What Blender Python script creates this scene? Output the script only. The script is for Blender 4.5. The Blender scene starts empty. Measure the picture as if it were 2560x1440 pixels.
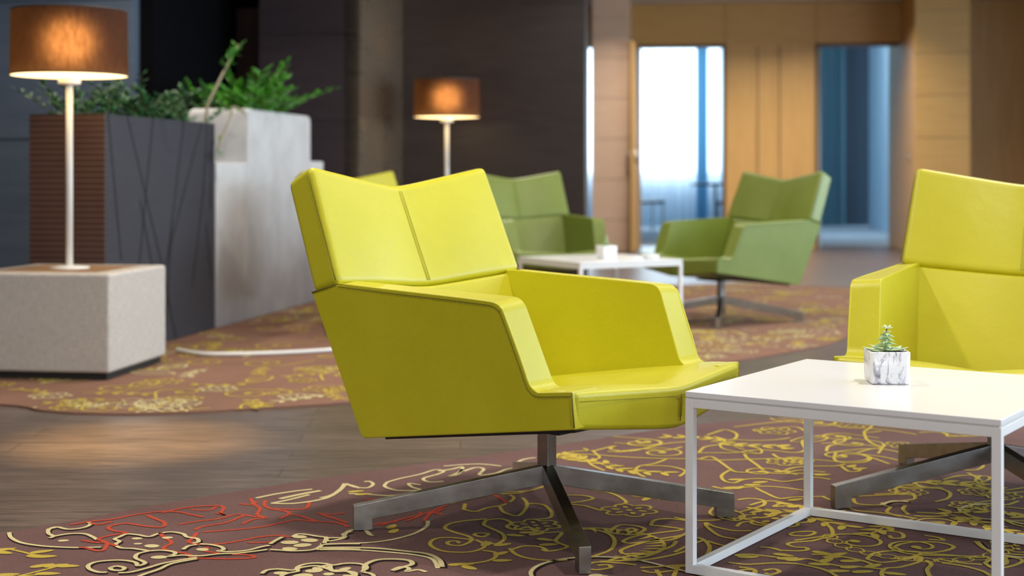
import bpy, bmesh, math, random
from mathutils import Vector, Matrix
random.seed(7)
C = bpy.context.scene.collection
sc = bpy.context.scene
PI = math.pi

# ------------------------------------------------------------------ camera, world, big lights, exposure
F, HOR, EYE = 3690.0, 435.0, 0.85            # focal length in px (2560 wide), horizon row, eye height
cam = bpy.data.cameras.new('camera'); camo = bpy.data.objects.new('camera', cam); C.objects.link(camo)
RZ = .0100                                    # top of the rugs' pile; everything stands on it
camo.location = (0, 0, EYE+RZ); camo.rotation_euler = (PI/2, 0, 0)
cam.sensor_width = 36; cam.lens = 36*F/2560; cam.shift_y = -(720-HOR)/2560
cam.dof.use_dof = True; cam.dof.focus_distance = 3.35; cam.dof.aperture_fstop = 2.8
cam.clip_end = 200
sc.camera = camo
sc.view_settings.view_transform = 'Standard'; sc.view_settings.look = 'None'
sc.view_settings.exposure = 0.0; sc.view_settings.gamma = 1.0; sc.view_settings.use_curve_mapping = False

w = bpy.data.worlds.new('daylight'); sc.world = w; w.use_nodes = True
bg = w.node_tree.nodes['Background']; bg.inputs[0].default_value = (0.62, 0.82, 1.0, 1); bg.inputs[1].default_value = 4.0

def area(name, loc, target, sx, sy, power, col, shape='RECTANGLE', spread=PI):
    l = bpy.data.lights.new(name, 'AREA'); l.shape = shape; l.size = sx
    if shape in ('RECTANGLE', 'ELLIPSE'): l.size_y = sy
    l.energy = power; l.color = col; l.spread = spread
    o = bpy.data.objects.new(name, l); C.objects.link(o); o.location = loc
    o.rotation_euler = (Vector(target)-Vector(loc)).to_track_quat('-Z', 'Y').to_euler()
    return o
WIN = (0.72, 0.86, 1.0)
area('daylight_right_windows', (5.9, 6.0, 1.6), (0, 6.0, 1.2), 8.0, 1.9, 240, WIN)
area('daylight_right_windows_front', (5.9, 0.2, 1.45), (0, 3.0, 0.6), 2.6, 2.1, 60, WIN)
area('rear_fill', (0.5, -2.9, 1.5), (0.5, 5, 1.0), 3.0, 1.6, 85, (1.0, 0.95, 0.9))  # added fill from behind the camera, lifts the near sides of the chairs
DOWN = [(-0.45, 4.0), (1.5, 3.1), (1.9, 5.4), (-2.0, 3.2), (-0.9, 6.3), (1.0, 7.7), (-2.3, 8.4), (0.3, 10.2), (2.8, 9.0), (3.0, 12.0), (1.7, 14.2), (3.6, 14.6), (5.0, 13.0), (1.2, 15.3), (2.4, 15.6), (3.4, 15.6)]
for i, (x, y) in enumerate(DOWN):
    area('downlight_lamp', (x, y, 2.80), (x, y, 0), 0.13, 0.13, 24 if y < 12 else 26, (1.0, 0.92, 0.80), 'DISK', 2.4)

sp = bpy.data.lights.new('floor_pool_spot', 'SPOT'); sp.energy = 1000; sp.color = (1, .68, .24); sp.spot_size = math.radians(21); sp.spot_blend = 1.0; sp.shadow_soft_size = .04  # spot added to make the warm pool of light on the wood floor
spo = bpy.data.objects.new('floor_pool_spot', sp); C.objects.link(spo); spo.location = (-1.22, 4.75, 2.8)
# ------------------------------------------------------------------ helpers
def tag(o, label=None, cat=None, group=None, kind=None):
    if label: o['label'] = label
    if cat: o['category'] = cat
    if group: o['group'] = group
    if kind: o['kind'] = kind
    return o
def empty(name, loc=(0, 0, 0), rz=0):
    o = bpy.data.objects.new(name, None); C.objects.link(o); o.location = loc; o.rotation_euler = (0, 0, rz)
    o.empty_display_size = .1
    return o
def link(name, bm, mats, parent=None, smooth=True, bevel=None, seg=2, ang=40, wn=True):
    me = bpy.data.meshes.new(name)
    bmesh.ops.recalc_face_normals(bm, faces=bm.faces)
    bm.to_mesh(me); bm.free()
    if not isinstance(mats, (list, tuple)): mats = [mats]
    for m in mats: me.materials.append(m)
    if smooth:
        for p in me.polygons: p.use_smooth = True
    o = bpy.data.objects.new(name, me); C.objects.link(o)
    if parent: o.parent = parent
    if bevel:
        b = o.modifiers.new('bevel', 'BEVEL'); b.width = bevel; b.segments = seg; b.limit_method = 'ANGLE'; b.angle_limit = math.radians(ang)
    if smooth and wn and bevel:
        n = o.modifiers.new('wn', 'WEIGHTED_NORMAL'); n.keep_sharp = True
    return o
def box(bm, x0, x1, y0, y1, z0, z1, mi=0):
    vs = [bm.verts.new(p) for p in ((x0,y0,z0),(x1,y0,z0),(x1,y1,z0),(x0,y1,z0),(x0,y0,z1),(x1,y0,z1),(x1,y1,z1),(x0,y1,z1))]
    for f in ((0,3,2,1),(4,5,6,7),(0,1,5,4),(1,2,6,5),(2,3,7,6),(3,0,4,7)):
        fc = bm.faces.new([vs[i] for i in f]); fc.material_index = mi
def prism(bm, poly, z0, z1, mi=0):
    a = [bm.verts.new((x, y, z0)) for x, y in poly]; b = [bm.verts.new((x, y, z1)) for x, y in poly]
    n = len(poly)
    fs = [bm.faces.new(list(reversed(a))), bm.faces.new(b)]
    for i in range(n): fs.append(bm.faces.new((a[i], a[(i+1) % n], b[(i+1) % n], b[i])))
    for f in fs: f.material_index = mi
def lathe(bm, prof, n=32, cx=0, cy=0, close=True, mi=0):
    rings = []
    for r, z in prof:
        rings.append([bm.verts.new((cx+r*math.cos(2*PI*i/n), cy+r*math.sin(2*PI*i/n), z)) for i in range(n)] if r > 1e-6 else [bm.verts.new((cx, cy, z))])
    for a, b in zip(rings, rings[1:]):
        for i in range(n):
            j = (i+1) % n
            if len(a) == 1 and len(b) == 1: continue
            if len(a) == 1: f = bm.faces.new((a[0], b[j], b[i]))
            elif len(b) == 1: f = bm.faces.new((a[i], a[j], b[0]))
            else: f = bm.faces.new((a[i], a[j], b[j], b[i]))
            f.material_index = mi
def tube(bm, pts, rad, n=6, cap=True, mi=0):
    pts = [Vector(p) for p in pts]; rings = []
    up = Vector((0, 0, 1))
    for i, p in enumerate(pts):
        d = (pts[min(i+1, len(pts)-1)]-pts[max(i-1, 0)])
        if d.length < 1e-9: d = Vector((0, 0, 1))
        d.normalize()
        a = d.cross(up)
        if a.length < .1: a = d.cross(Vector((1, 0, 0)))
        a.normalize(); b = d.cross(a)
        r = rad[i] if isinstance(rad, (list, tuple)) else rad
        rings.append([bm.verts.new(p+a*r*math.cos(2*PI*k/n)+b*r*math.sin(2*PI*k/n)) for k in range(n)])
    for A, B in zip(rings, rings[1:]):
        for k in range(n):
            f = bm.faces.new((A[k], A[(k+1) % n], B[(k+1) % n], B[k])); f.material_index = mi
    if cap:
        bm.faces.new(rings[0]).material_index = mi; bm.faces.new(rings[-1]).material_index = mi
def slab(bm, fr, bk):
    """closed solid between two equal grids of points"""
    n, m = len(fr), len(fr[0])
    A = [[bm.verts.new(p) for p in row] for row in fr]; B = [[bm.verts.new(p) for p in row] for row in bk]
    for i in range(n-1):
        for j in range(m-1):
            bm.faces.new((A[i][j], A[i+1][j], A[i+1][j+1], A[i][j+1]))
            bm.faces.new((B[i][j], B[i][j+1], B[i+1][j+1], B[i+1][j]))
    for i in range(n-1):
        bm.faces.new((A[i][0], B[i][0], B[i+1][0], A[i+1][0])); bm.faces.new((A[i][-1], A[i+1][-1], B[i+1][-1], B[i][-1]))
    for j in range(m-1):
        bm.faces.new((A[0][j], A[0][j+1], B[0][j+1], B[0][j])); bm.faces.new((A[-1][j], B[-1][j], B[-1][j+1], A[-1][j+1]))
def lerp(a, b, t): return a+(b-a)*t
def spline(pts, k=6, closed=False):
    P = [Vector((p[0], p[1], p[2] if len(p) > 2 else 0)) for p in pts]; out = []
    n = len(P); rng = range(n) if closed else range(n-1)
    for i in rng:
        if closed: a, b, c, d = P[i-1], P[i], P[(i+1) % n], P[(i+2) % n]
        else: a, b, c, d = P[max(i-1, 0)], P[i], P[i+1], P[min(i+2, n-1)]
        for s in range(k):
            t = s/k
            out.append(.5*((2*b)+(c-a)*t+(2*a-5*b+4*c-d)*t*t+(3*b-a-3*c+d)*t**3))
    out.append(P[0].copy() if closed else P[-1]); return out

# ------------------------------------------------------------------ materials
def mat(name, col, rough=.5, metal=0, spec=.5, **kw):
    m = bpy.data.materials.new(name); m.use_nodes = True
    b = m.node_tree.nodes['Principled BSDF']
    b.inputs['Base Color'].default_value = (*col, 1); b.inputs['Roughness'].default_value = rough
    b.inputs['Metallic'].default_value = metal; b.inputs['Specular IOR Level'].default_value = spec
    for k, v in kw.items(): b.inputs[k.replace('_', ' ')].default_value = v
    return m
def N(m, t): return m.node_tree.nodes.new(t)
def L(m, a, b): m.node_tree.links.new(a, b)
def P(m): return m.node_tree.nodes['Principled BSDF']
def coords(m, scale=(1, 1, 1), rot=(0, 0, 0), src='Object'):
    tc = N(m, 'ShaderNodeTexCoord'); mp = N(m, 'ShaderNodeMapping'); mp.inputs['Scale'].default_value = scale; mp.inputs['Rotation'].default_value = rot
    L(m, tc.outputs[src], mp.inputs['Vector']); return mp.outputs['Vector']
def noise(m, vec, scale, detail=4, rough=.55, dist=0):
    n = N(m, 'ShaderNodeTexNoise'); n.inputs['Scale'].default_value = scale; n.inputs['Detail'].default_value = detail
    n.inputs['Roughness'].default_value = rough; n.inputs['Distortion'].default_value = dist
    L(m, vec, n.inputs['Vector']); return n.outputs['Fac']
def ramp(m, fac, stops):
    r = N(m, 'ShaderNodeValToRGB'); e = r.color_ramp.elements
    while len(e) < len(stops): e.new(.5)
    for i, (p, c) in enumerate(stops): e[i].position = p; e[i].color = (*c, 1)
    L(m, fac, r.inputs['Fac']); return r.outputs['Color']
def bump(m, h, strength=.2, dist=.002, chain=None):
    b = N(m, 'ShaderNodeBump'); b.inputs['Strength'].default_value = strength; b.inputs['Distance'].default_value = dist
    L(m, h, b.inputs['Height'])
    if chain: L(m, chain, b.inputs['Normal'])
    return b.outputs['Normal']
def leather(name, c1, c2, rough=.42):
    m = mat(name, c1, rough); v = coords(m)
    L(m, ramp(m, noise(m, v, 5, 3), [(.3, c1), (.7, c2)]), P(m).inputs['Base Color'])
    vo = N(m, 'ShaderNodeTexVoronoi'); vo.inputs['Scale'].default_value = 420; L(m, v, vo.inputs['Vector'])
    b1 = bump(m, vo.outputs['Distance'], .22, .0012)
    b2 = bump(m, noise(m, v, 9, 3), .35, .008, b1)
    L(m, b2, P(m).inputs['Normal']); 
    P(m).inputs['Coat Weight'].default_value = .30; P(m).inputs['Coat Roughness'].default_value = .40; P(m).inputs['Coat Tint'].default_value = (.9, .97, 1, 1)
    return m
M = {}
M['lime'] = leather('lime_leather', (.52, .465, .005), (.565, .505, .010))
M['lime_stitch'] = mat('lime_stitch', (.34, .31, .02), .7)
M['lime_groove'] = mat('lime_groove', (.16, .14, .01), .8)
M['lime_pipe'] = leather('lime_piping', (.60, .53, .02), (.64, .57, .03))
M['green'] = leather('green_leather', (.165, .205, .018), (.195, .24, .028))
M['green_stitch'] = mat('green_stitch', (.2, .26, .05), .7)
M['green_groove'] = mat('green_groove', (.08, .10, .02), .8)
M['green_pipe'] = leather('green_piping', (.21, .26, .035), (.23, .28, .04))
def steel():
    m = mat('brushed_steel', (.42, .41, .40), .3, 1); v = coords(m, (3, 3, 12))
    L(m, ramp(m, noise(m, v, 3, 3), [(.3, (.27,)*3), (.7, (.36,)*3)]), P(m).inputs['Roughness'])
    L(m, ramp(m, noise(m, coords(m), 25, 4), [(.3, (.27, .26, .25)), (.7, (.36, .35, .34))]), P(m).inputs['Base Color'])
    return m
M['steel'] = steel()
M['black'] = mat('black_board', (.012, .011, .011), .6)
def white_paint():
    m = mat('white_powder_coat', (.80, .80, .80), .4); v = coords(m)
    L(m, ramp(m, noise(m, v, 14, 5, .7), [(.22, (.62, .60, .57)), (.4, (.80, .80, .80))]), P(m).inputs['Base Color']); return m
M['white_metal'] = white_paint()
M['white_top'] = mat('white_laminate', (.80, .80, .81), .28)
M['white_edge'] = mat('laminate_edge', (.62, .60, .57), .45)
M['white_plastic'] = mat('white_plastic', (.8, .8, .78), .35)
M['soil'] = mat('dark_soil', (.02, .017, .013), .95)

def floor_mat():
    m = mat('dark_oak_floor', (.1, .07, .06), .36)
    v = coords(m, (1, 1, 1), (0, 0, math.radians(-2)))
    br = N(m, 'ShaderNodeTexBrick'); br.inputs['Scale'].default_value = 1; br.inputs['Brick Width'].default_value = 1.4; br.inputs['Row Height'].default_value = .14
    br.inputs['Mortar Size'].default_value = .0018; br.inputs['Color1'].default_value = (.088, .063, .053, 1); br.inputs['Color2'].default_value = (.120, .088, .075, 1); br.inputs['Mortar'].default_value = (.03, .02, .015, 1)
    br.offset = .37; L(m, v, br.inputs['Vector'])
    g = noise(m, coords(m, (1.3, 16, 1), (0, 0, math.radians(-2))), 4, 6, .65, .6)
    mx = N(m, 'ShaderNodeMixRGB'); mx.blend_type = 'MULTIPLY'; mx.inputs[0].default_value = .85
    L(m, br.outputs['Color'], mx.inputs[1]); L(m, ramp(m, g, [(.3, (.30, .26, .25)), (.48, (.85, .82, .80)), (.56, (1.15, 1.08, 1.05)), (.7, (1.75, 1.62, 1.55))]), mx.inputs[2])
    L(m, mx.outputs[0], P(m).inputs['Base Color'])
    L(m, ramp(m, g, [(.3, (.42,)*3), (.7, (.30,)*3)]), P(m).inputs['Roughness'])
    L(m, bump(m, g, .12, .002), P(m).inputs['Normal']); return m
M['floor'] = floor_mat()
def carpet_mat(name, c1, c2, c3):
    m = mat(name, c1, .95, 0, .1); v = coords(m)
    f = noise(m, v, 420, 2, .7); g = noise(m, v, 2.2, 3)
    mx = N(m, 'ShaderNodeMixRGB'); mx.blend_type = 'MULTIPLY'; mx.inputs[0].default_value = 1
    L(m, ramp(m, g, [(.3, c1), (.7, c2)]), mx.inputs[1]); L(m, ramp(m, f, [(.3, (.7, .7, .7)), (.7, (1.25, 1.25, 1.25))]), mx.inputs[2])
    L(m, mx.outputs[0], P(m).inputs['Base Color']); L(m, bump(m, f, .8, .003), P(m).inputs['Normal'])
    return m
M['rug'] = carpet_mat('mauve_brown_pile', (.142, .080, .075), (.178, .102, .095), 0)
M['rug_far'] = carpet_mat('terracotta_brown_pile', (.23, .125, .088), (.28, .15, .105), 0)
M['r_yellow'] = carpet_mat('yellow_pile', (.50, .37, .06), (.58, .43, .09), 0)
M['r_cream'] = carpet_mat('cream_pile', (.62, .53, .27), (.68, .58, .32), 0)
M['r_red'] = carpet_mat('red_pile', (.46, .065, .035), (.52, .085, .045), 0)
M['r_dark'] = carpet_mat('dark_outline_pile', (.018, .010, .010), (.03, .015, .015), 0)
def fabric(name, c, s=900):
    m = mat(name, c, .9, 0, .2)
    wv = noise(m, coords(m, (260, 260, 22)), 1, 2); wh = noise(m, coords(m, (22, 22, 330)), 1, 2)
    ad = N(m, 'ShaderNodeMath'); ad.operation = 'ADD'; L(m, wv, ad.inputs[0]); L(m, wh, ad.inputs[1])
    hf = N(m, 'ShaderNodeMath'); hf.operation = 'MULTIPLY'; hf.inputs[1].default_value = .5; L(m, ad.outputs[0], hf.inputs[0])
    d = tuple(x*.78 for x in c); u = tuple(min(1, x*1.15) for x in c)
    L(m, ramp(m, hf.outputs[0], [(.35, d), (.62, u)]), P(m).inputs['Base Color']); L(m, bump(m, hf.outputs[0], .4, .002), P(m).inputs['Normal']); return m
M['cube_cloth'] = fabric('oatmeal_cloth', (.50, .46, .42))
def wood(name, c1, c2, rough=.45, scale=(1.2, 1.2, 22), gs=3, lo=.3, hi=.7, spec=.5):
    m = mat(name, c1, rough, 0, spec); g = noise(m, coords(m, scale), gs, 6, .6, .4)
    L(m, ramp(m, g, [(lo, c1), (hi, c2)]), P(m).inputs['Base Color']); L(m, bump(m, g, .08, .002), P(m).inputs['Normal']); return m
M['oak'] = wood('golden_oak_panel', (.42, .23, .055), (.52, .30, .085))
M['oak_vert'] = wood('golden_oak_upright_panel', (.47, .26, .075), (.56, .325, .105), .45, (9, 9, .8), 2)
M['oak_pale'] = wood('pale_oak_pillar', (.60, .39, .26), (.70, .48, .34))
M['wenge'] = wood('dark_wenge_panel', (.020, .013, .012), (.040, .027, .024), .38)
M['plum'] = wood('plum_brown_panel', (.036, .024, .030), (.058, .040, .047), .42)
M['darkred'] = wood('dark_red_brown_panel', (.022, .009, .008), (.04, .017, .014), .45, (9, 9, .8), 2)
M['slate'] = wood('slate_blue_panel', (.105, .135, .185), (.14, .175, .23), .35, (1, 1, 8), 2)
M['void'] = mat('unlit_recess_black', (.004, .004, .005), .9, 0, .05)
def mirror():
    m = mat('bronze_gloss_panel', (.29, .225, .16), .26, .7)
    L(m, ramp(m, noise(m, coords(m, (1, 1, 5)), 2, 3), [(.3, (.24,)*3), (.7, (.34,)*3)]), P(m).inputs['Roughness']); return m
M['bronze'] = mirror()
M['ceiling'] = mat('ceiling_paint', (.55, .52, .48), .9)
M['gap_dark'] = mat('dark_gap_strip', (.03, .032, .035), .5)
M['blue_white'] = mat('pale_blue_door_face', (.72, .82, .95), .25)
M['pale_wall'] = mat('pale_blue_wall', (.50, .66, .78), .8)
M['back_floor'] = carpet_mat('pale_grey_carpet', (.38, .44, .50), (.44, .50, .56), 0)
M['dark_furn'] = mat('dark_furniture', (.03, .035, .05), .4)
def sheer():
    m = bpy.data.materials.new('sheer_white_curtain'); m.use_nodes = True; nt = m.node_tree; nt.nodes.clear()
    o = nt.nodes.new('ShaderNodeOutputMaterial'); t = nt.nodes.new('ShaderNodeBsdfTranslucent'); t.inputs[0].default_value = (.88, .93, .97, 1)
    d = nt.nodes.new('ShaderNodeBsdfDiffuse'); d.inputs[0].default_value = (.7, .76, .82, 1)
    tr = nt.nodes.new('ShaderNodeBsdfTransparent'); a = nt.nodes.new('ShaderNodeMixShader'); b = nt.nodes.new('ShaderNodeMixShader')
    a.inputs[0].default_value = .25; b.inputs[0].default_value = .30
    L(m, t.outputs[0], a.inputs[1]); L(m, d.outputs[0], a.inputs[2]); L(m, a.outputs[0], b.inputs[1]); L(m, tr.outputs[0], b.inputs[2]); L(m, b.outputs[0], o.inputs[0]); return m
M['sheer'] = sheer()
def drape(name, c):
    m = bpy.data.materials.new(name); m.use_nodes = True; nt = m.node_tree; nt.nodes.clear()
    o = nt.nodes.new('ShaderNodeOutputMaterial'); t = nt.nodes.new('ShaderNodeBsdfTranslucent'); t.inputs[0].default_value = (*c, 1)
    d = nt.nodes.new('ShaderNodeBsdfDiffuse'); d.inputs[0].default_value = (*c, 1); a = nt.nodes.new('ShaderNodeMixShader'); a.inputs[0].default_value = .75
    L(m, t.outputs[0], a.inputs[1]); L(m, d.outputs[0], a.inputs[2]); L(m, a.outputs[0], o.inputs[0]); return m
M['teal_drape'] = drape('teal_grey_drape', (.10, .19, .24))
M['blue_drape'] = drape('blue_drape', (.14, .33, .50))
def shade():
    m = bpy.data.materials.new('brown_cloth_shade'); m.use_nodes = True; nt = m.node_tree; nt.nodes.clear()
    o = nt.nodes.new('ShaderNodeOutputMaterial')
    mp = coords(m, (1, 1, .35)); n = noise(m, mp, 55, 4, .7)
    r = ramp(m, n, [(.3, (.26, .135, .06)), (.7, (.56, .32, .16))])
    rf = nt.nodes.new('ShaderNodeBsdfRefraction'); rf.inputs['IOR'].default_value = 1.25; rf.inputs['Roughness'].default_value = 1.0; L(m, r, rf.inputs[0])
    t = nt.nodes.new('ShaderNodeBsdfTranslucent'); t.inputs[0].default_value = (.10, .045, .02, 1)
    d = nt.nodes.new('ShaderNodeBsdfDiffuse'); d.inputs[0].default_value = (.035, .022, .020, 1)
    a = nt.nodes.new('ShaderNodeMixShader'); a.inputs[0].default_value = .5; b = nt.nodes.new('ShaderNodeMixShader'); b.inputs[0].default_value = .68
    L(m, rf.outputs[0], a.inputs[1]); L(m, t.outputs[0], a.inputs[2]); L(m, a.outputs[0], b.inputs[1]); L(m, d.outputs[0], b.inputs[2]); L(m, b.outputs[0], o.inputs[0]); return m
M['shade'] = shade()
M['diffuser'] = mat('glowing_diffuser', (.9, .8, .6), .5); P(M['diffuser']).inputs['Emission Color'].default_value = (1, .70, .32, 1); P(M['diffuser']).inputs['Emission Strength'].default_value = 3.8
M['rim'] = mat('shade_rim', (.05, .035, .03), .6)
M['lamp_white'] = mat('lamp_white_enamel', (.80, .78, .74), .35)
def slatted():
    m = mat('brown_grooved_laminate', (.10, .042, .028), .5); v = coords(m)
    sp = N(m, 'ShaderNodeSeparateXYZ'); L(m, v, sp.inputs[0])
    mm = N(m, 'ShaderNodeMath'); mm.operation = 'FRACT'; mu = N(m, 'ShaderNodeMath'); mu.operation = 'MULTIPLY'; mu.inputs[1].default_value = 1/.0265
    L(m, sp.outputs['Z'], mu.inputs[0]); L(m, mu.outputs[0], mm.inputs[0])
    L(m, ramp(m, mm.outputs[0], [(0, (.055, .025, .019)), (.84, (.065, .030, .022)), (.87, (.17, .095, .07)), (.97, (.17, .095, .07))]), P(m).inputs['Base Color']); return m
M['slat'] = slatted()
M['ash'] = wood('charcoal_laminate', (.036, .035, .045), (.046, .045, .056), .55, (1.5, 1.5, 30), 3)
P(M['ash']).inputs['Specular IOR Level'].default_value = .25
M['ash_line'] = mat('inlaid_black_line', (.006, .0055, .008), .7)
def concrete():
    m = mat('white_cast_concrete', (.60, .60, .61), .75); v = coords(m)
    g = noise(m, v, 5, 5); L(m, ramp(m, g, [(.3, (.56, .54, .53)), (.7, (.68, .67, .67))]), P(m).inputs['Base Color'])
    L(m, bump(m, noise(m, v, 60, 3), .2, .003), P(m).inputs['Normal']); return m
M['concrete'] = concrete()
def marble():
    m = mat('grey_veined_marble_glaze', (.8, .8, .82), .25); v = coords(m, (1, 1, .38), (0, math.radians(14), 0))
    g = noise(m, v, 42, 5, .6, 1.6)
    L(m, ramp(m, g, [(.32, (.16, .16, .20)), (.41, (.50, .50, .57)), (.48, (.82, .82, .85)), (1, (.86, .86, .88))]), P(m).inputs['Base Color']); return m
M['marble'] = marble()
M['pot_white'] = mat('white_pot_glaze', (.82, .82, .84), .3)
def leafm(name, c1, c2, rough=.35):
    m = mat(name, c1, rough); L(m, ramp(m, noise(m, coords(m), 30, 2), [(.35, c1), (.65, c2)]), P(m).inputs['Base Color']); return m
M['leaf'] = leafm('glossy_green_leaf', (.035, .19, .012), (.11, .36, .03), .3)
M['leaf_dark'] = leafm('small_dark_leaf', (.012, .065, .014), (.045, .17, .04), .55)
M['stem'] = mat('plant_stem', (.14, .15, .05), .6)
M['stem_bare'] = mat('pale_bare_stem', (.30, .25, .15), .6)
M['succ'] = leafm('pale_succulent_leaf', (.36, .50, .22), (.55, .66, .42), .45)
M['succ2'] = leafm('mint_succulent_leaf', (.40, .58, .28), (.52, .68, .40), .4)
M['succ_top'] = leafm('cream_succulent_tip', (.68, .74, .50), (.78, .82, .62), .5)

# ------------------------------------------------------------------ the setting
AL = math.radians(10.2)
E1 = Vector((math.cos(AL), -math.sin(AL))); E2 = Vector((math.sin(AL), math.cos(AL)))
def hit(px, P0, d):
    """plan point where the sight line through column px meets the plan line P0 + t d"""
    k = (px-1280)/F; P0 = Vector(P0); t = (k*P0.y-P0.x)/(d.x-k*d.y); return P0+d*t
def at(px, Y): return Vector(((px-1280)/F*Y, Y))
def struct(name, bm, m, **k):
    o = link(name, bm, m, None, False, **k); o['kind'] = 'structure'; return o
def wallseg(bm, a, b, z0, z1, th=.12, mi=0):
    """wall from plan point a to b; th is thickness added on the far side"""
    d = (b-a).normalized(); n = Vector((-d.y, d.x))*th
    prism(bm, [tuple(a), tuple(b), tuple(b+n), tuple(a+n)], z0, z1, mi)
CEIL = 2.83
bm = bmesh.new(); box(bm, -7, 8, -4, 30, -.1, 0); struct('floor', bm, M['floor'])
bm = bmesh.new(); box(bm, -7, 8, -4, 17.32, CEIL, CEIL+.1); box(bm, 0, 9, 17.32, 25.2, 3.3, 3.4); box(bm, -7, 9, 17.22, 17.32, CEIL, 3.4); struct('ceiling', bm, M['ceiling'])

# slate panel wall far left
PL = at(332, 9.6)
bm = bmesh.new(); wallseg(bm, PL-E1*4.5, PL, 0, CEIL); struct('wall_left', bm, M['slate'])
bm = bmesh.new()
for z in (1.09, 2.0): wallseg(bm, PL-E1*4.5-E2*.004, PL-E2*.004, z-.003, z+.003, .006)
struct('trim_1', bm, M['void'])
# dark recess between the slate wall and the plum wall
PR = Vector((-1.106, 10.6))
A0 = hit(648, PR, E1)
R0 = PL+E2*2.6-E1*.5
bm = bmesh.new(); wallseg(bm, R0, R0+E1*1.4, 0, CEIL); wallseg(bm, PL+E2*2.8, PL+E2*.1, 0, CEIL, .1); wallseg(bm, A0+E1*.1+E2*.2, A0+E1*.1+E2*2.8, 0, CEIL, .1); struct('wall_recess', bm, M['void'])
a, b = hit(505, R0-E2*.4, E1), hit(545, R0-E2*.4, E1)
bm = bmesh.new(); wallseg(bm, a, b, 0, CEIL, .1); struct('trim_2', bm, M['darkred'])
a, b = hit(556, R0-E2*1.0, E1), hit(660, R0-E2*1.0, E1)
bm = bmesh.new(); wallseg(bm, a, b, 0, 2.11, .1); struct('wall_niche', bm, M['darkred'])
# plum wall, its bronze gloss return, the wenge wall
bm = bmesh.new(); wallseg(bm, A0, PR, 0, CEIL, .3); struct('wall_plum', bm, M['plum'])
bm = bmesh.new()
for z in (1.245, 1.87): wallseg(bm, A0-E2*.004, PR-E2*.004, z-.004, z+.004, .006)
struct('trim_3', bm, M['wenge'])
PB = hit(1000, PR, E2)
bm = bmesh.new(); d = E1*.02; prism(bm, [tuple(PR+d), tuple(PB+d+E2*.05), tuple(PB-E1*.1+E2*.05), tuple(PR-E1*.1)], 0, CEIL); struct('wall_return', bm, M['bronze'])
PE = hit(1462, PB, E1)
bm = bmesh.new(); wallseg(bm, PB, PE, 0, CEIL, .22); struct('wall_back', bm, M['wenge'])
# golden oak wall with the door openings
AW = math.radians(6.5)
W1 = Vector((math.cos(AW), -math.sin(AW))); W2 = Vector((math.sin(AW), math.cos(AW)))
WP = at(1480, 17.2)
def wp(px, off=0): return hit(px, WP-W2*off, W1)
DZ = 2.335
gap0, d1a, d1b, d2a, d2b = wp(1330), wp(1594), wp(1811), wp(2042), wp(2262)
bm = bmesh.new()
wallseg(bm, gap0-W1*3, gap0, 0, CEIL, .15)
wallseg(bm, wp(1490), d1a, 0, CEIL, .15); wallseg(bm, d1b, d2a, 0, DZ, .15); wallseg(bm, d2b, d2b+W1*5, 0, CEIL, .15)
wallseg(bm, gap0, wp(1490), DZ, CEIL, .15); wallseg(bm, d1a, d2b, DZ, CEIL, .15)
struct('wall_oak', bm, M['oak_vert'])
bm = bmesh.new()   # horizontal grained frieze above the doors, slightly proud
wallseg(bm, wp(1570, .02), wp(1812, .02), DZ+.02, CEIL-.02, .025); wallseg(bm, wp(1814, .02), wp(2040, .02), DZ+.02, CEIL-.02, .025); wallseg(bm, wp(2042, .02), wp(2290, .02), DZ+.02, CEIL-.02, .025)
struct('trim_4', bm, M['oak'])
bm = bmesh.new()
wallseg(bm, wp(1893, .012), wp(1896, .012), .05, DZ, .02); wallseg(bm, wp(1948, .012), wp(1951, .012), .05, DZ, .02)
struct('trim_5', bm, wood('oak_joint', (.22, .12, .04), (.26, .14, .05)))
# door casings
bm = bmesh.new()
for a_, b_ in ((d1a, d1b), (d2a, d2b)):
    for q in (a_, b_): wallseg(bm, q-W1*.02-W2*.02, q+W1*.02-W2*.02, 0, DZ+.02, .2)
    wallseg(bm, a_-W2*.02, b_-W2*.02, DZ-.01, DZ+.03, .2)
struct('trim_6', bm, mat('brown_casing', (.14, .075, .03), .5))
def pillar(name, pxa, pxb, Y, m):
    a = at(pxa, Y); a2 = hit(pxb, a, W1)
    bm = bmesh.new(); wallseg(bm, a, a2, 0, CEIL, 17.3-Y+.4)
    o = link(name, bm, m, None, True, .006); o['kind'] = 'structure'; return a, a2
pillar('wall_pillar_left', 1480, 1573, 16.4, M['oak_pale'])
pillar('wall_pillar_right', 2287, 2426, 15.7, M['oak'])
bm = bmesh.new()
for z in (.35, .8, 1.25, 1.7, 2.15, 2.6):
    for pa, pb, Y in ((1480, 1573, 16.4), (2287, 2426, 15.7)):
        a = at(pa, Y-.002); wallseg(bm, a, hit(pb, a, W1), z, z+.004, .01)
struct('trim_7', bm, M['darkred'])
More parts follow.
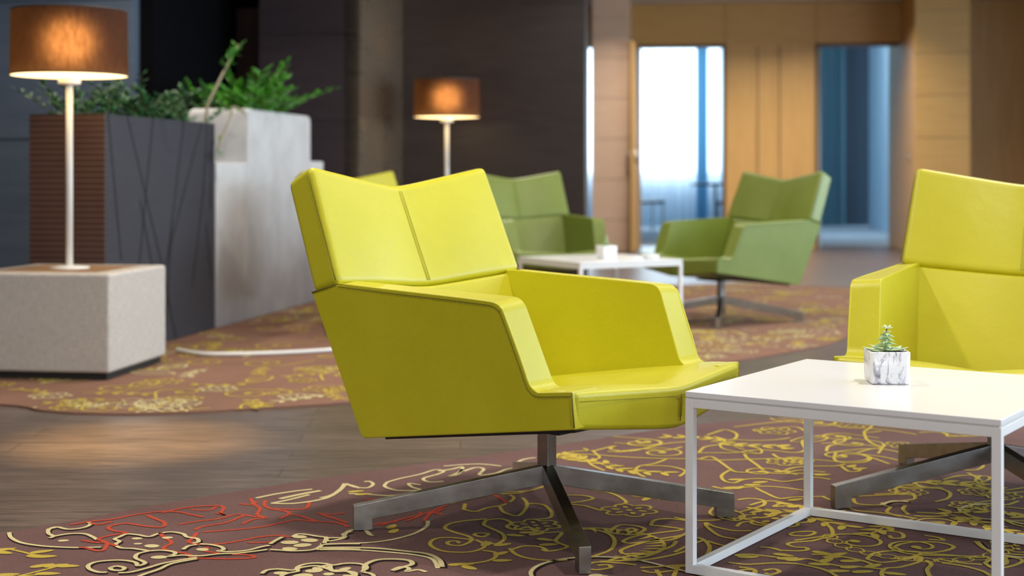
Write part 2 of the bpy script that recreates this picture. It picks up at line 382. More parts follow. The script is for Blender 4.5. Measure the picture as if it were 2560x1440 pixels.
# open door leaves
def leaf(name, hinge, end, mi, label_handle=True):
    t = empty(name, (hinge.x, hinge.y, 0)); t['kind'] = 'structure'
    d = (end-hinge); n = Vector((-d.y, d.x)).normalized()*.022
    h0 = Vector((0, 0)); e = d
    bm = bmesh.new(); prism(bm, [tuple(h0+n), tuple(h0-n), tuple(e-n), tuple(e+n)], .01, DZ-.02); link('door_panel', bm, mi, t, True, .002)
    bm = bmesh.new()
    q = e-d.normalized()*.09
    for s in (-1, 1):
        p0 = q+n*s; p1 = q+n.normalized()*s*.07
        tube(bm, [(p0.x, p0.y, 1.05), (p1.x, p1.y, 1.05)], .011, 8)
        p2 = p1-d.normalized()*.12; tube(bm, [(p1.x, p1.y, 1.05), (p2.x, p2.y, 1.05)], .010, 8)
        f = q+n.normalized()*s*.028; f2 = q+n.normalized()*s*.022
        tube(bm, [(f.x, f.y, .98), (f.x, f.y, 1.12)], .018, 8)
    link('door_handle', bm, M['steel'], t)
    return t
leaf('door_1', d1a-W2*.03+W1*.02, at(1581, 16.15), M['oak_vert'])
leaf('door_2', d2b-W2*.03-W1*.02, at(2286, 16.0), M['blue_white'])
# dark strip standing in for the shade in the gap beside door 1
bm = bmesh.new(); a = wp(1576, .35); wallseg(bm, a, a+W1*.05, 0, DZ-.02, .33); struct('trim_8', bm, M['gap_dark'])
# the rooms beyond the doors
YB = 24.6
bm = bmesh.new(); box(bm, 0, 9, 17.6, YB+.4, 0, .004); struct('floor_beyond', bm, M['back_floor'])
bm = bmesh.new()
c0 = at(1380, YB); c1 = at(1985, YB)
def holewall(bm, x0, x1, y, holes, z0, z1, th=.2):
    xs = x0
    for (ha, hb, hz0, hz1) in holes:
        box(bm, xs, ha, y, y+th, z0, z1); box(bm, ha, hb, y, y+th, z0, hz0); box(bm, ha, hb, y, y+th, hz1, z1); xs = hb
    box(bm, xs, x1, y, y+th, z0, z1)
holewall(bm, .2, 9, YB, [(.5, 3.52, .84, 3.15), (7.0, 8.8, .5, 3.0)], 0, 3.3); struct('wall_beyond', bm, M['pale_wall'])
bm = bmesh.new()
for x in (.5, 1.48, 3.47): box(bm, x, x+.05, YB+.02, YB+.08, .84, 3.15)
for z in (.84, 3.10): box(bm, .5, 3.52, YB+.02, YB+.08, z, z+.05)
struct('window_1', bm, M['white_plastic'])
bm = bmesh.new(); box(bm, 3.57, 3.67, 17.55, YB, 0, 3.3); struct('wall_between_rooms', bm, M['pale_wall'])
bm = bmesh.new(); box(bm, 8.8, 9, 16.5, YB+.4, 0, 3.3); box(bm, 0, .1, 17.4, YB+.4, 0, 3.3); struct('wall_far_right', bm, M['pale_wall'])
area('room_beyond_daylight', (7.6, YB-.5, 1.6), (6.2, 18, 1.0), 1.8, 2.0, 150, (.68, .86, 1.0))
area('room_curtain_fill', (4.6, 19.6, 3.2), (5.3, 24, 1.0), 1.2, 1.2, 130, (.75, .9, 1.0))  # added unseen fill that brightens the curtains in the right-hand room
area('sheer_window_daylight', (2.0, YB+.35, 2.0), (2.0, 18, .6), 3.0, 2.2, 130, (.75, .9, 1.0))
def curtain(name, x0, x1, y, z0, z1, amp, wl, m, ang=0):
    bm = bmesh.new(); n = int((x1-x0)/wl*10); ph = random.random()*6
    A = []; B = []
    for i in range(n+1):
        x = (x1-x0)*i/n
        yy = amp*math.sin(2*PI*x/wl+ph+.8*math.sin(x*2.3/wl))+amp*.4*math.sin(x*9.7/wl*.35)
        A.append(bm.verts.new((x, yy, z0))); B.append(bm.verts.new((x, yy*.7, z1)))
    for i in range(n): bm.faces.new((A[i], A[i+1], B[i+1], B[i]))
    o = link(name, bm, m); o.location = (x0, y, 0); o.rotation_euler = (0, 0, ang); return o
tag(curtain('sheer_curtain', .45, 3.54, YB-.25, .02, 3.22, .03, .13, M['sheer']), 'long sheer white curtain glowing with daylight, seen through the left doorway', 'curtain')
tag(curtain('blue_curtain', 3.02, 3.21, YB-.42, .02, 3.22, .03, .09, M['blue_drape']), 'narrow gathered blue curtain hanging before the sheer white one', 'curtain')
tag(curtain('teal_curtain', 4.9, 5.42, YB-.6, .02, 3.22, .05, .15, M['teal_drape']), 'teal grey pleated curtain at the left side of the right doorway', 'curtain')
tag(curtain('teal_curtain', 5.42, 5.95, YB-.5, .02, 3.22, .02, .4, drape('slate_drape', (.065, .085, .11))), 'flat dark slate curtain just right of the pleated teal grey one', 'curtain')
bm = bmesh.new(); a = at(2172, 23.8); b = at(2258, 19.5); wallseg(bm, a, b, 0, 3.3, .05); struct('wall_pale_partition', bm, M['pale_wall'])
# furniture silhouettes in the bright room
t = empty('high_table', (2.98, 21.6, 0)); tag(t, 'dark round pedestal table beyond the left doorway, before the curtains', 'table')
bm = bmesh.new(); lathe(bm, [(0, .69), (.36, .69), (.37, .70), (.37, .72), (.36, .73), (0, .73)], 24); link('tabletop', bm, M['dark_furn'], t)
bm = bmesh.new(); lathe(bm, [(.025, .03), (.025, .69)], 12); link('pedestal', bm, M['steel'], t)
bm = bmesh.new(); lathe(bm, [(0, 0), (.22, 0), (.22, .015), (.03, .035), (0, .035)], 20); link('base', bm, M['steel'], t)
def backchair(x, y, rz, label):
    t = empty('side_chair', (x, y, 0), rz); tag(t, label, 'chair')
    bm = bmesh.new(); box(bm, -.22, .22, -.22, .22, .42, .47); link('seat', bm, M['dark_furn'], t, True, .01)
    bm = bmesh.new(); box(bm, -.21, .21, .19, .22, .52, .82); link('backrest', bm, M['dark_furn'], t, True, .01)
    for sx in (-1, 1):
        for sy in (-1, 1):
            bm = bmesh.new(); tube(bm, [(sx*.2, sy*.2, 0), (sx*.19, sy*.2, .43 if sy < 0 else .8)], .012, 8); link('leg', bm, M['steel'], t)
backchair(1.98, 21.9, 1.9, 'dark low-backed side chair at the left edge of the bright doorway')
backchair(3.2, 21.0, -1.2, 'dark side chair partly behind the right jamb of the bright doorway')
# right wall with windows (off frame, the daylight comes through them)
bm = bmesh.new()
X = 6.1
for z0, z1 in ((0, .6), (2.55, CEIL)): box(bm, X, X+.2, -4, 14.5, z0, z1)
for y in (-4, -1.2, 1.6, 4.2, 6.8, 9.4, 12.0, 14.3): box(bm, X, X+.2, y, y+.22, .6, 2.55)
box(bm, X, X+.2, 14.5, 17.2, 0, CEIL)
struct('wall_right', bm, M['oak'])
bm = bmesh.new(); box(bm, -7, -6.8, -3.84, 17.2, 0, CEIL); struct('wall_far_left', bm, M['slate'])
bm = bmesh.new(); holewall(bm, -7, 8, -4, [(-1, 2, .7, 2.3)], 0, CEIL, .15)
struct('wall_rear', bm, M['oak'])

# ------------------------------------------------------------------ rugs with drawn ornament (one mesh each)
class Rug:
    def __init__(s, z): s.bm = bmesh.new(); s.z = z; s.k = 0
    def base(s, poly):
        prism(s.bm, poly, 0, s.z, 0)
    def ribbon(s, pts, wd, mi, taper=0):
        s.k += 1; z = s.z+.0004+(s.k % 40)*.00001+(0 if mi == 4 else .0006)
        pts = [Vector((p[0], p[1])) for p in pts]; pr = None; n = len(pts)
        for i, p in enumerate(pts):
            d = pts[min(i+1, n-1)]-pts[max(i-1, 0)]
            if d.length < 1e-7: continue
            d.normalize(); q = Vector((-d.y, d.x)); t = i/(n-1)
            ww = 0 if callable(wd) else wd*.40
            if callable(wd): ww = wd(t)*.5
            c = (s.bm.verts.new((p.x+q.x*ww, p.y+q.y*ww, z)), s.bm.verts.new((p.x-q.x*ww, p.y-q.y*ww, z)))
            if pr: s.bm.faces.new((pr[0], pr[1], c[1], c[0])).material_index = mi
            pr = c
    def blob(s, cx, cy, rx, ry, a, mi, point=0):
        s.k += 1; z = s.z+.0012+(s.k % 40)*.00001
        vs = []
        for i in range(14):
            th = 2*PI*i/14; x = rx*math.cos(th); y = ry*math.sin(th)*(1-point*.5*math.cos(th))
            vs.append(s.bm.verts.new((cx+x*math.cos(a)-y*math.sin(a), cy+x*math.sin(a)+y*math.cos(a), z)))
        s.bm.faces.new(vs).material_index = mi
    def curve(s, pts, wd, mi, outline=False, closed=False, taper=0, k=6):
        q = spline(pts, k, closed)
        if outline: s.ribbon([(p.x+.004, p.y-.008) for p in q], wd*1.45, 4)
        s.ribbon(q, wd, mi, taper)
    # motifs in rug space
    def scroll(s, x, y, r, a, mi, wd, turn=1, turns=1.4, outline=False):
        pts = []
        n = int(14*turns)
        for i in range(n+1):
            t = i/n; th = a+turn*2*PI*turns*t; rr = r*(1-t)**.8+r*.08
            pts.append((x+rr*math.cos(th), y+rr*math.sin(th)))
        d = Vector((math.cos(a-turn*PI/2), math.sin(a-turn*PI/2)))
        st = Vector(pts[0])+d*r*1.3+Vector((math.cos(a), math.sin(a)))*r*.35
        s.curve([tuple(st)]+pts, wd, mi, outline, k=3)
        s.blob(pts[-1][0], pts[-1][1], wd*1.3, wd*1.1, a, mi)
    def flower(s, x, y, r, a, mi, wd, n=5, outline=False, fill=True):
        pts = []
        for i in range(n*6):
            th = a+2*PI*i/(n*6); rr = r*(.72+.30*abs(math.sin(th*n/2-a*n/2)))
            pts.append((x+rr*math.cos(th), y+rr*math.sin(th)))
        s.curve(pts, wd, mi, outline, True, k=2)
        if fill:
            for i in range(n):
                th = a+2*PI*(i+.5)/n; s.blob(x+r*.5*math.cos(th), y+r*.5*math.sin(th), r*.17, r*.10, th, mi)
            s.blob(x, y, r*.12, r*.12, 0, mi)
    def leafloop(s, x, y, l, a, mi, wd, outline=False, fat=.28):
        c, n_ = math.cos(a), math.sin(a); P_ = []
        for u, v in ((0, 0), (.3, fat*.8), (.62, fat*.9), (1, 0), (.62, -fat*.7), (.3, -fat*.8)):
            P_.append((x+l*(u*c-v*n_), y+l*(u*n_+v*c)))
        s.curve(P_, wd, mi, outline, True, k=4)
        s.curve([(x, y), (x+l*.35*c-.03*l*n_, y+l*.35*n_+.03*l*c), (x+l*.75*c, y+l*.75*n_)], wd*.8, mi)
    def sprig(s, x, y, l, a, mi, wd, n=5):
        c, sn = math.cos(a), math.sin(a); b = random.uniform(-.25, .25)
        f = lambda t: (x+l*(t*c-b*math.sin(t*PI)*sn), y+l*(t*sn+b*math.sin(t*PI)*c))
        s.curve([f(i/6) for i in range(7)], wd*.6, mi, k=3)
        for i in range(n):
            t = (i+.8)/n; p = f(t)
            for sg in (-1, 1):
                aa = a+sg*.7; ll = .028
                s.blob(p[0]+ll*math.cos(aa), p[1]+ll*math.sin(aa), .024, .010, aa, mi, .6)
    def thorn(s, x, y, r, a0, a1, mi, wd):
        n = 16; pts = [(x+r*math.cos(lerp(a0, a1, i/n)), y+r*.9*math.sin(lerp(a0, a1, i/n))) for i in range(n+1)]
        s.curve(pts, wd, mi, k=3)
        for i in range(2, n, 1):
            p = pts[i]; th = lerp(a0, a1, i/n)
            s.ribbon([p, (p[0]-.045*math.cos(th+.25), p[1]-.045*math.sin(th+.25))], lambda t: .014*(1-t)+.002, mi)
    def chain(s, x, y, r, a0, a1, mi, wd):
        n = int(abs(a1-a0)*r/.05)+3
        for i in range(n):
            th = lerp(a0, a1, i/n); cx, cy = x+r*math.cos(th), y+r*math.sin(th); 
            s.curve([(cx+.026*math.cos(th+PI/2+q)*(.7 if j % 2 else 1), cy+.026*math.sin(th+PI/2+q)*(.7 if j % 2 else 1)) for j, q in enumerate((0, PI/2, PI, 3*PI/2))], wd*.8, mi, False, True, k=4)
    def clip(s, inside):
        dead = [f for f in s.bm.faces if f.material_index and not inside(f.calc_center_median())]
        bmesh.ops.delete(s.bm, geom=dead, context='FACES')
def in_poly(poly):
    def f(p):
        c = False; n = len(poly); x, y = p.x, p.y
        for i in range(n):
            x1, y1 = poly[i]; x2, y2 = poly[(i+1) % n]
            if (y1 > y) != (y2 > y) and x < (x2-x1)*(y-y1)/(y2-y1)+x1: c = not c
        return c
    return f
def fl(px, py):
    Y = F*EYE/(py-HOR); return ((px-1280)/F*Y, Y)
RM = [M['rug'], M['r_yellow'], M['r_cream'], M['r_red'], M['r_dark']]
edge = [(-2.2, 2.8), (-1.6, 3.28)]+[fl(*p) for p in ((0, 1330), (190, 1298), (380, 1262), (620, 1222), (850, 1186), (1130, 1147), (1400, 1110), (1700, 1065), (1900, 1047), (2100, 1036))]+[(1.7, 5.32), (2.4, 5.2), (3.0, 4.9)]
edge = [(p.x, p.y) for p in spline(edge, 5)]
poly1 = edge+[(3.4, 4.2), (3.4, -1.0), (-2.6, -1.0), (-2.6, 2.2)]
g = Rug(.008); g.base(poly1)
A_ = lambda x, y: fl(x/2.844, 1130+y/2.844)
B_ = lambda x, y: fl(800+x/2.783, 1100+y/2.783)
D_ = lambda x, y: fl(1700+x/2.977, 1030+y/2.977)
def tr(fn, mi, wd, pts, **k): g.curve([fn(*p) for p in pts], wd, mi, **k)
Yl, Cr, Rd = 1, 2, 3
# cream outlined flourishes, left
for pts in ([(65,568),(80,605),(150,640),(280,662),(420,672),(560,676),(720,672)],
            [(335,550),(380,532),(420,530)], [(415,530),(480,545),(560,540),(620,525),(645,505),(620,495)],
            [(415,530),(350,545),(345,575),(380,595),(350,608)], [(350,608),(400,592),(500,577),(600,578),(660,600),(690,620)],
            [(850,600),(900,580),(980,585),(1060,598),(1130,575),(1220,565),(1300,578),(1330,600),(1400,612),(1410,635),(1370,645)],
            [(850,600),(815,615),(850,632),(820,655),(860,678),(940,682),(1000,690),(1060,700)],
            [(1420,650),(1500,655),(1570,670),(1590,690),(1550,700),(1640,705),(1760,695),(1860,670),(1920,660)],
            [(1060,700),(1150,695),(1230,705),(1245,720),(1200,740),(1290,730),(1420,735),(1560,720),(1700,715),(1900,690)],
            [(1060,700),(980,720),(965,750),(1020,775),(1030,790),(980,805),(960,780),(850,765),(700,775),(630,800),(640,830),(700,850),(760,852)],
            [(1400,745),(1280,765),(1150,790),(1050,820),(930,850),(840,855)], [(1400,755),(1220,790),(1130,830),(1040,860),(980,882)],
            [(780,820),(830,808),(885,820),(860,838),(800,835),(780,820)], [(1300,690),(1340,665),(1400,655)],
            [(1920,650),(1960,625),(2010,600)], [(1920,690),(2000,695),(2100,700),(2230,690),(2300,650),(2330,610),(2450,605),(2440,580),(2500,562)],
            [(2080,600),(2120,580),(2190,585),(2250,595),(2330,605)], [(2250,690),(2400,685),(2560,690)], [(2300,655),(2430,650),(2560,650)],
            [(1860,860),(1900,835),(1980,828),(2080,835),(2150,815),(2250,805),(2330,825),(2380,845),(2470,845),(2520,870)]):
    tr(A_, Cr, .0125, pts, outline=True)
for x, y, rx in ((450,627,.018),(975,612,.018),(1080,665,.026),(1190,606,.018),(1440,690,.022),(1130,745,.026),(2130,600,.026),(2200,625,.03),(2060,640,.03),(2150,660,.03),(2060,685,.026),(2000,858,.024),(2230,842,.026),(2150,876,.03),(980,650,.014)):
    g.blob(*A_(x, y), rx*.72, rx*.55, random.uniform(-.5, .5), Cr)
# cream petals at the rug edge
tr(A_, Cr, .016, [(1820,325),(1950,298),(2100,275),(2220,262)]); tr(A_, Cr, .02, [(1990,330),(2150,295),(2280,272)])
tr(A_, Cr, .015, [(1930,362),(2060,335),(2200,300)]); tr(A_, Cr, .016, [(1930,362),(2100,362),(2300,330),(2400,280),(2450,232)]); tr(A_, Cr, .014, [(2450,225),(2500,235),(2560,255)])
# yellow sprigs bottom left
for pts in ([(-60,700),(60,690),(150,705),(220,722),(300,735)], [(120,882),(250,850),(350,825),(420,808),(520,802)], [(-60,860),(20,875),(120,882)], [(120,882),(250,870),(390,858)]):
    tr(A_, Yl, .011, pts)
for x, y, a in ((300,705,.5),(260,740,-.4),(320,740,.1),(30,690,.4),(20,712,-.4),(300,805,.6),(480,808,0),(340,862,0),(50,870,.2),(400,805,.5)): g.blob(*A_(x, y), .027, .012, a, Yl, .6)
# red flame lines
for pts in ([(500,515),(650,490),(800,475),(950,445),(1150,420),(1280,425),(1350,440),(1450,460)],
            [(640,500),(700,512),(800,490)], [(1040,445),(1100,470),(1170,500),(1150,530),(1040,525),(900,505),(800,520),(770,540),(820,560),(900,570),(820,585),(740,600),(700,620),(760,640),(740,690),(690,700),(620,680),(560,675)],
            [(580,625),(680,640),(740,640),(830,665)], [(1150,430),(1280,400),(1400,385),(1560,380),(1590,400),(1570,430),(1600,445),(1540,430)],
            [(1350,405),(1480,410),(1540,385)], [(1270,512),(1400,490),(1560,470),(1680,440),(1800,455),(1900,465),(1800,475),(1720,510)],
            [(1380,550),(1450,525),(1600,500),(1680,470),(1750,440)], [(1440,565),(1650,550),(1850,530),(2000,500),(2100,480),(2250,490),(2400,500),(2480,530)],
            [(1780,325),(1810,370),(1850,400),(1830,440),(1880,460)], [(1890,340),(1880,375),(1930,400),(2040,420),(2050,440),(1990,470)],
            [(2060,440),(2150,455),(2250,490)], [(2250,430),(2350,440),(2450,430)], [(2280,440),(2380,470),(2470,500)], [(2200,350),(2180,395),(2100,405),(1950,400)],
            [(1400,570),(1370,610),(1340,630),(1390,650),(1560,650),(1720,625),(1850,600),(1980,590),(2060,600)], [(1760,640),(1860,640),(1950,635)],
            [(1140,570),(1160,600),(1220,640),(1160,680),(1240,705),(1330,720),(1360,745)], [(1480,670),(1460,700),(1560,715)],
            [(1400,750),(1540,755),(1700,755),(1810,745),(1760,728),(1650,725)], [(1700,365),(1780,370),(1830,350)]):
    tr(A_, Rd, .013, pts)
for pts in ([(310,415),(380,410),(480,420)], [(420,590),(520,560),(640,530),(760,500),(880,450)], [(600,560),(700,520),(690,500)], [(720,560),(780,500),(850,520)], [(740,520),(800,500),(860,475)], [(330,600),(430,575),(540,565)], [(1190,370),(1250,400),(1300,435)]):
    tr(B_, Rd, .012, pts)
# middle: yellow and cream scrolls beneath the chair
for pts in ([(470,290),(560,265),(700,235),(800,205),(860,215),(820,235),(720,265),(760,290),(860,285)], [(470,290),(450,320),(520,345),(600,350),(700,345),(640,325),(620,300),(700,310)],
            [(860,180),(980,170),(1100,165),(1180,170),(1260,180)], [(820,215),(920,200),(990,185),(970,220),(900,250),(960,235),(990,200)], [(1000,215),(1080,190),(1140,200),(1110,240),(1220,230),(1300,200),(1400,185)],
            [(1360,190),(1380,150),(1430,130),(1500,120)], [(200,370),(320,375),(480,385),(600,370),(700,345)], [(0,400),(80,380),(140,340),(170,300)], [(180,300),(240,325),(330,330),(370,305),(340,285),(310,290)],
            [(750,560),(740,600),(650,650),(500,690),(350,710),(150,718),(0,720)], [(0,745),(200,745),(400,750),(600,770),(750,790),(830,830),(850,880)], [(0,760),(250,762),(450,775),(650,795),(780,825),(820,890)],
            [(330,640),(345,655),(370,662)], [(160,680),(200,630),(300,620),(350,655)], [(40,670),(60,700),(170,680)],
            [(310,900),(320,860),(400,830),(520,825),(620,835),(640,860),(580,880)], [(500,905),(560,880),(620,890),(600,912),(680,900),(740,915)]):
    tr(B_, Cr, .0125, pts)
for pts in ([(0,745),(200,745),(400,750),(600,770),(750,790),(830,830),(850,880)], [(310,900),(320,860),(400,830),(520,825),(620,835),(640,860),(580,880),(500,905)], [(-10,880),(60,870),(80,900),(160,905),(240,920),(240,946)]):
    tr(B_, Cr, .015, pts, outline=True)
for pts in ([(1160,545),(1000,560),(900,580),(870,610),(940,640),(1040,670),(1050,700),(980,730),(900,725),(890,705),(950,700),(970,715)],
            [(1060,690),(900,675),(800,685),(765,720),(810,755),(900,775),(1040,775),(1130,750),(1140,720),(1080,690)],
            [(1160,550),(1140,585),(1200,615),(1270,650),(1280,690),(1220,720),(1140,700)], [(1150,555),(1250,545),(1330,570),(1300,600),(1360,620),(1450,605),(1560,640),(1680,640),(1640,700),(1720,740),(1600,770),(1540,760)],
            [(1075,660),(1090,645),(1170,650),(1130,670),(1075,660)], [(1330,760),(1420,735),(1530,740),(1580,765)], [(1320,750),(1360,790),(1450,820),(1600,835),(1720,830)], [(1130,765),(1220,780),(1210,820),(1100,850),(920,860)],
            [(1000,480),(1080,495),(1160,470),(1250,455),(1300,440)], [(1010,440),(1000,480)], [(1250,460),(1280,500),(1370,525),(1420,490),(1440,440),(1410,400)], [(1440,440),(1480,440),(1560,450),(1610,500),(1590,540),(1450,550)],
            [(900,440),(1010,415),(1150,385),(1300,360),(1450,350),(1560,320)], [(1200,370),(1340,370),(1430,355)], [(1320,430),(1350,400),(1320,380)],
            [(1700,380),(1840,385),(1900,405),(1820,425),(1720,440),(1840,455),(1960,490)], [(1900,345),(2000,360),(2080,390),(2130,430),(2080,450)], [(1680,290),(1560,300),(1440,310)],
            [(1750,620),(1900,620),(2010,650),(2050,700),(2020,760),(1920,800),(1830,825)], [(2010,640),(2080,590),(2200,595),(2260,620),(2180,655),(2080,650),(2010,640)], [(2130,620),(2170,612),(2200,625),(2150,635),(2130,620)],
            [(2300,590),(2330,555),(2430,545),(2560,560)], [(2300,590),(2400,600),(2520,620),(2380,640),(2200,665),(2110,700),(2160,715),(2300,700),(2450,690),(2560,640)], [(2110,790),(2100,760),(2250,710),(2400,680),(2560,655)], [(2110,790),(2300,780),(2440,740),(2480,700)],
            [(2560,765),(2440,800),(2260,830),(2020,835),(2150,805),(2330,785)], [(2230,885),(2330,880),(2460,870),(2560,865)], [(1840,890),(1900,850),(2040,850),(2200,865)], [(1830,885),(1920,900),(2020,885),(2000,865),(1930,870)],
            [(2340,900),(2370,946)], [(2490,880),(2460,946)], [(2240,905),(2320,920),(2460,905)],
            [(1620,110),(1760,95),(1900,100),(2100,115),(2300,125),(2560,130)], [(1690,95),(1760,80),(1860,70),(1830,55)], [(1900,75),(2060,35),(2020,60),(2160,75),(2300,45),(2420,20),(2560,10)], [(2000,75),(2100,80),(2250,60),(2400,70),(2520,45)],
            [(1860,130),(1890,170),(1980,210)], [(2420,125),(2330,160),(2220,180),(2200,220),(2260,255)], [(2260,175),(2420,180),(2540,210),(2500,250)]):
    tr(B_, Yl, .0125, pts)
for x, y, a in ((1270,725,.5),(1160,720,1.2),(1260,785,.8),(1270,835,.1),(1000,860,0),(1040,885,-.8),(960,862,.3),(1360,660,-.3),(1510,650,.6),(1570,690,-.5),(1590,725,.2),(300,375,.3),(250,355,.4),(500,600,1.3),(515,630,1.3),(1450,640,.2)):
    g.blob(*B_(x, y), .023, .011, a, Yl, .5)
g.thorn(*B_(1880, 720), .17, -1.5, 1.7, Yl, .011)
# right: under and beside the table
for pts in ([(150,345),(230,330),(300,370),(370,420),(430,445),(600,445),(720,455),(900,455),(1060,460)], [(370,430),(310,470),(330,510),(400,525),(480,500),(620,495),(760,515),(860,505),(1000,485),(1120,500)],
            [(480,310),(500,340),(570,390),(620,430)], [(690,310),(740,340),(860,350)], [(120,345),(260,355),(480,350),(700,345),(900,355)], [(120,300),(400,300),(560,280),(700,285),(850,300),(930,280),(910,230),(920,205)],
            [(240,550),(350,570),(500,555),(640,550),(780,560),(920,580)], [(560,560),(640,600),(740,640),(850,630),(1080,625)], [(1060,625),(1120,650),(1180,660),(1210,690),(1320,730),(1480,745),(1620,765),(1760,790)],
            [(430,650),(520,640),(620,655),(620,690),(520,720),(430,745)], [(520,690),(640,660),(760,670),(700,700),(880,690),(920,720),(820,740)], [(990,705),(1060,715),(1110,745),(1080,780)],
            [(1090,290),(1110,250),(1220,235),(1400,245),(1500,265),(1330,275),(1180,290),(1100,300)], [(1160,300),(1150,350),(1220,375),(1370,370),(1420,340),(1370,320),(1240,310),(1160,330)], [(1320,300),(1450,270),(1600,290),(1700,320)], [(1350,310),(1500,330),(1620,355)], [(1360,320),(1450,345),(1560,385)],
            [(1200,400),(1260,440),(1340,430),(1250,395)], [(780,430),(860,410),(1000,400),(1150,400),(1230,385)], [(790,450),(900,430),(1080,445)], [(1370,150),(1390,200),(1450,240),(1530,255)], [(1440,70),(1420,110),(1370,150),(1500,140)],
            [(1000,80),(1100,90),(1250,115),(1400,120),(1600,140),(1760,165)], [(990,180),(1100,170),(1210,180),(1230,205),(1180,225),(1050,230)], [(1780,150),(1880,145),(1980,155),(2000,180),(2150,170),(2300,160)], [(1500,90),(1650,110),(1820,130)],
            [(140,300),(180,260),(260,245),(330,235),(320,200),(250,180)], [(200,170),(260,150),(340,130),(420,160),(400,200),(300,205),(200,180)], [(400,200),(520,210),(700,205),(820,190)], [(400,110),(560,90),(700,75),(860,60)], [(550,140),(700,120),(860,110),(930,140)],
            [(1290,640),(1320,680),(1480,690),(1510,670)], [(1290,625),(1420,620),(1620,610),(1720,600)], [(1450,610),(1700,600),(1750,640),(1680,655),(1540,670),(1520,690),(1570,705)], [(1570,705),(1540,740),(1600,765),(1650,775)], [(1680,690),(1660,720),(1700,760)],
            [(1600,570),(1660,545),(1800,555),(1940,570),(2010,600),(1990,640),(1900,665)], [(1620,600),(1600,570)], [(2100,740),(2080,720),(2160,690),(2300,680),(2420,690),(2520,660)], [(2100,740),(2160,770),(2240,790),(2160,810),(2040,820),(2030,850)],
            [(2160,710),(2190,680),(2300,660),(2440,650)], [(2020,790),(2100,780),(2150,790),(2100,805),(2020,790)], [(1760,745),(1880,750),(1990,765),(1880,775),(1740,770)], [(1480,790),(1600,800),(1740,810),(1880,820)],
            [(820,905),(860,890),(980,885),(1000,900),(940,918),(840,915),(820,905)], [(1090,830),(1130,870),(1130,920),(1060,935),(980,955),(850,965),(800,980),(850,1000),(930,1005),(950,1020),(880,1030),(740,1025)],
            [(600,1000),(690,1010),(760,1030)], [(1420,900),(1500,880),(1640,895),(1660,930),(1580,935),(1560,915)], [(1820,915),(1920,930),(1960,950),(1850,945)],
            [(1600,1000),(1640,980),(1740,965),(1900,965),(2010,985),(2030,1010),(1900,1040),(1700,1035),(1610,1010),(1600,1000)], [(1390,1090),(1440,1050),(1560,1030),(1750,1035),(1790,1050),(1700,1080),(1560,1090)], [(1390,1090),(1500,1115),(1640,1100),(1790,1070)],
            [(1790,1070),(1780,1110),(1640,1150),(1530,1160),(1500,1200),(1520,1225)], [(1800,1050),(2000,1060),(2200,1078),(2300,1075)], [(1920,1090),(2100,1120),(2250,1130)], [(1950,1120),(2100,1140),(2250,1180),(2310,1215)],
            [(1830,1100),(1870,1130),(1840,1170),(1860,1220)], [(480,1055),(560,1060),(700,1075),(840,1090),(960,1090),(1060,1115),(1180,1140),(1350,1150),(1510,1165)], [(980,1055),(1100,1060),(1250,1080),(1380,1110),(1450,1140)],
            [(360,1115),(500,1130),(700,1120),(860,1125),(1000,1150),(1100,1180),(1180,1225)], [(440,1150),(540,1165),(560,1190),(500,1215)], [(430,1185),(480,1170),(560,1175),(520,1205),(440,1205),(430,1185)], [(620,1175),(700,1165),(740,1185),(680,1205),(630,1195)],
            [(130,930),(180,950),(220,1000),(200,1060),(130,1110),(60,1140),(-60,1150)], [(190,820),(210,860),(300,920),(420,945),(450,975),(400,1000),(300,985),(200,955)], [(190,820),(260,850),(400,880),(530,880)], [(420,850),(460,820),(540,810)], [(540,810),(640,830),(720,820),(760,800)], [(350,785),(480,790),(640,780),(720,760)], [(-40,780),(60,800),(180,805),(300,800)],
            [(-60,930),(60,900),(120,860)], [(-40,1040),(60,990),(180,950)], [(2290,1030),(2400,1050),(2560,1060)], [(2270,1120),(2330,1085),(2440,1075),(2550,1100),(2480,1140),(2340,1160),(2270,1120)], [(2420,1080),(2430,1120),(2380,1140)], [(2200,960),(2260,1010),(2350,1040)], [(2400,790),(2480,830),(2560,850)], [(2250,880),(2350,870),(2500,905),(2400,935)],
            [(2030,420),(2200,430),(2250,390),(2060,400)], [(1960,500),(2100,470),(2300,480),(2250,520),(2080,540),(1900,520)], [(2060,540),(2200,560),(2400,580),(2560,560)], [(2140,450),(2200,480),(2260,520)], [(2240,470),(2200,510),(2300,540)], [(1640,500),(1760,520),(1900,530),(2060,545)], [(1700,500),(1800,550),(1950,560)], [(2400,380),(2440,360),(2470,330)], [(2440,600),(2560,590)]):
    tr(D_, Yl, .0125, pts)
for x, y, a in ((480,1060,.3),(510,1075,.1),(770,1060,-.5),(800,1085,.2),(860,1095,.3),(1060,1045,-.6),(1180,1055,.5),(1140,1075,.2),(1090,1100,.8),(1040,1130,-.2),(1270,1105,.1),(1270,1150,.2),(1180,1180,0),(1360,1185,.2),(1440,1140,.6),(1600,1200,-.4),(600,520,.4),(420,500,.2),(380,560,.3),(440,560,.9),(540,540,.2),(860,650,.5),(780,680,-.5),(860,700,.4),(760,440,.2),(1060,465,.2),(1280,400,.9),(1340,420,.4),(800,270,.3),(760,250,-.3),(1450,570,.6),(1700,500,.5)):
    g.blob(*D_(x, y), .025, .011, a, Yl, .5)
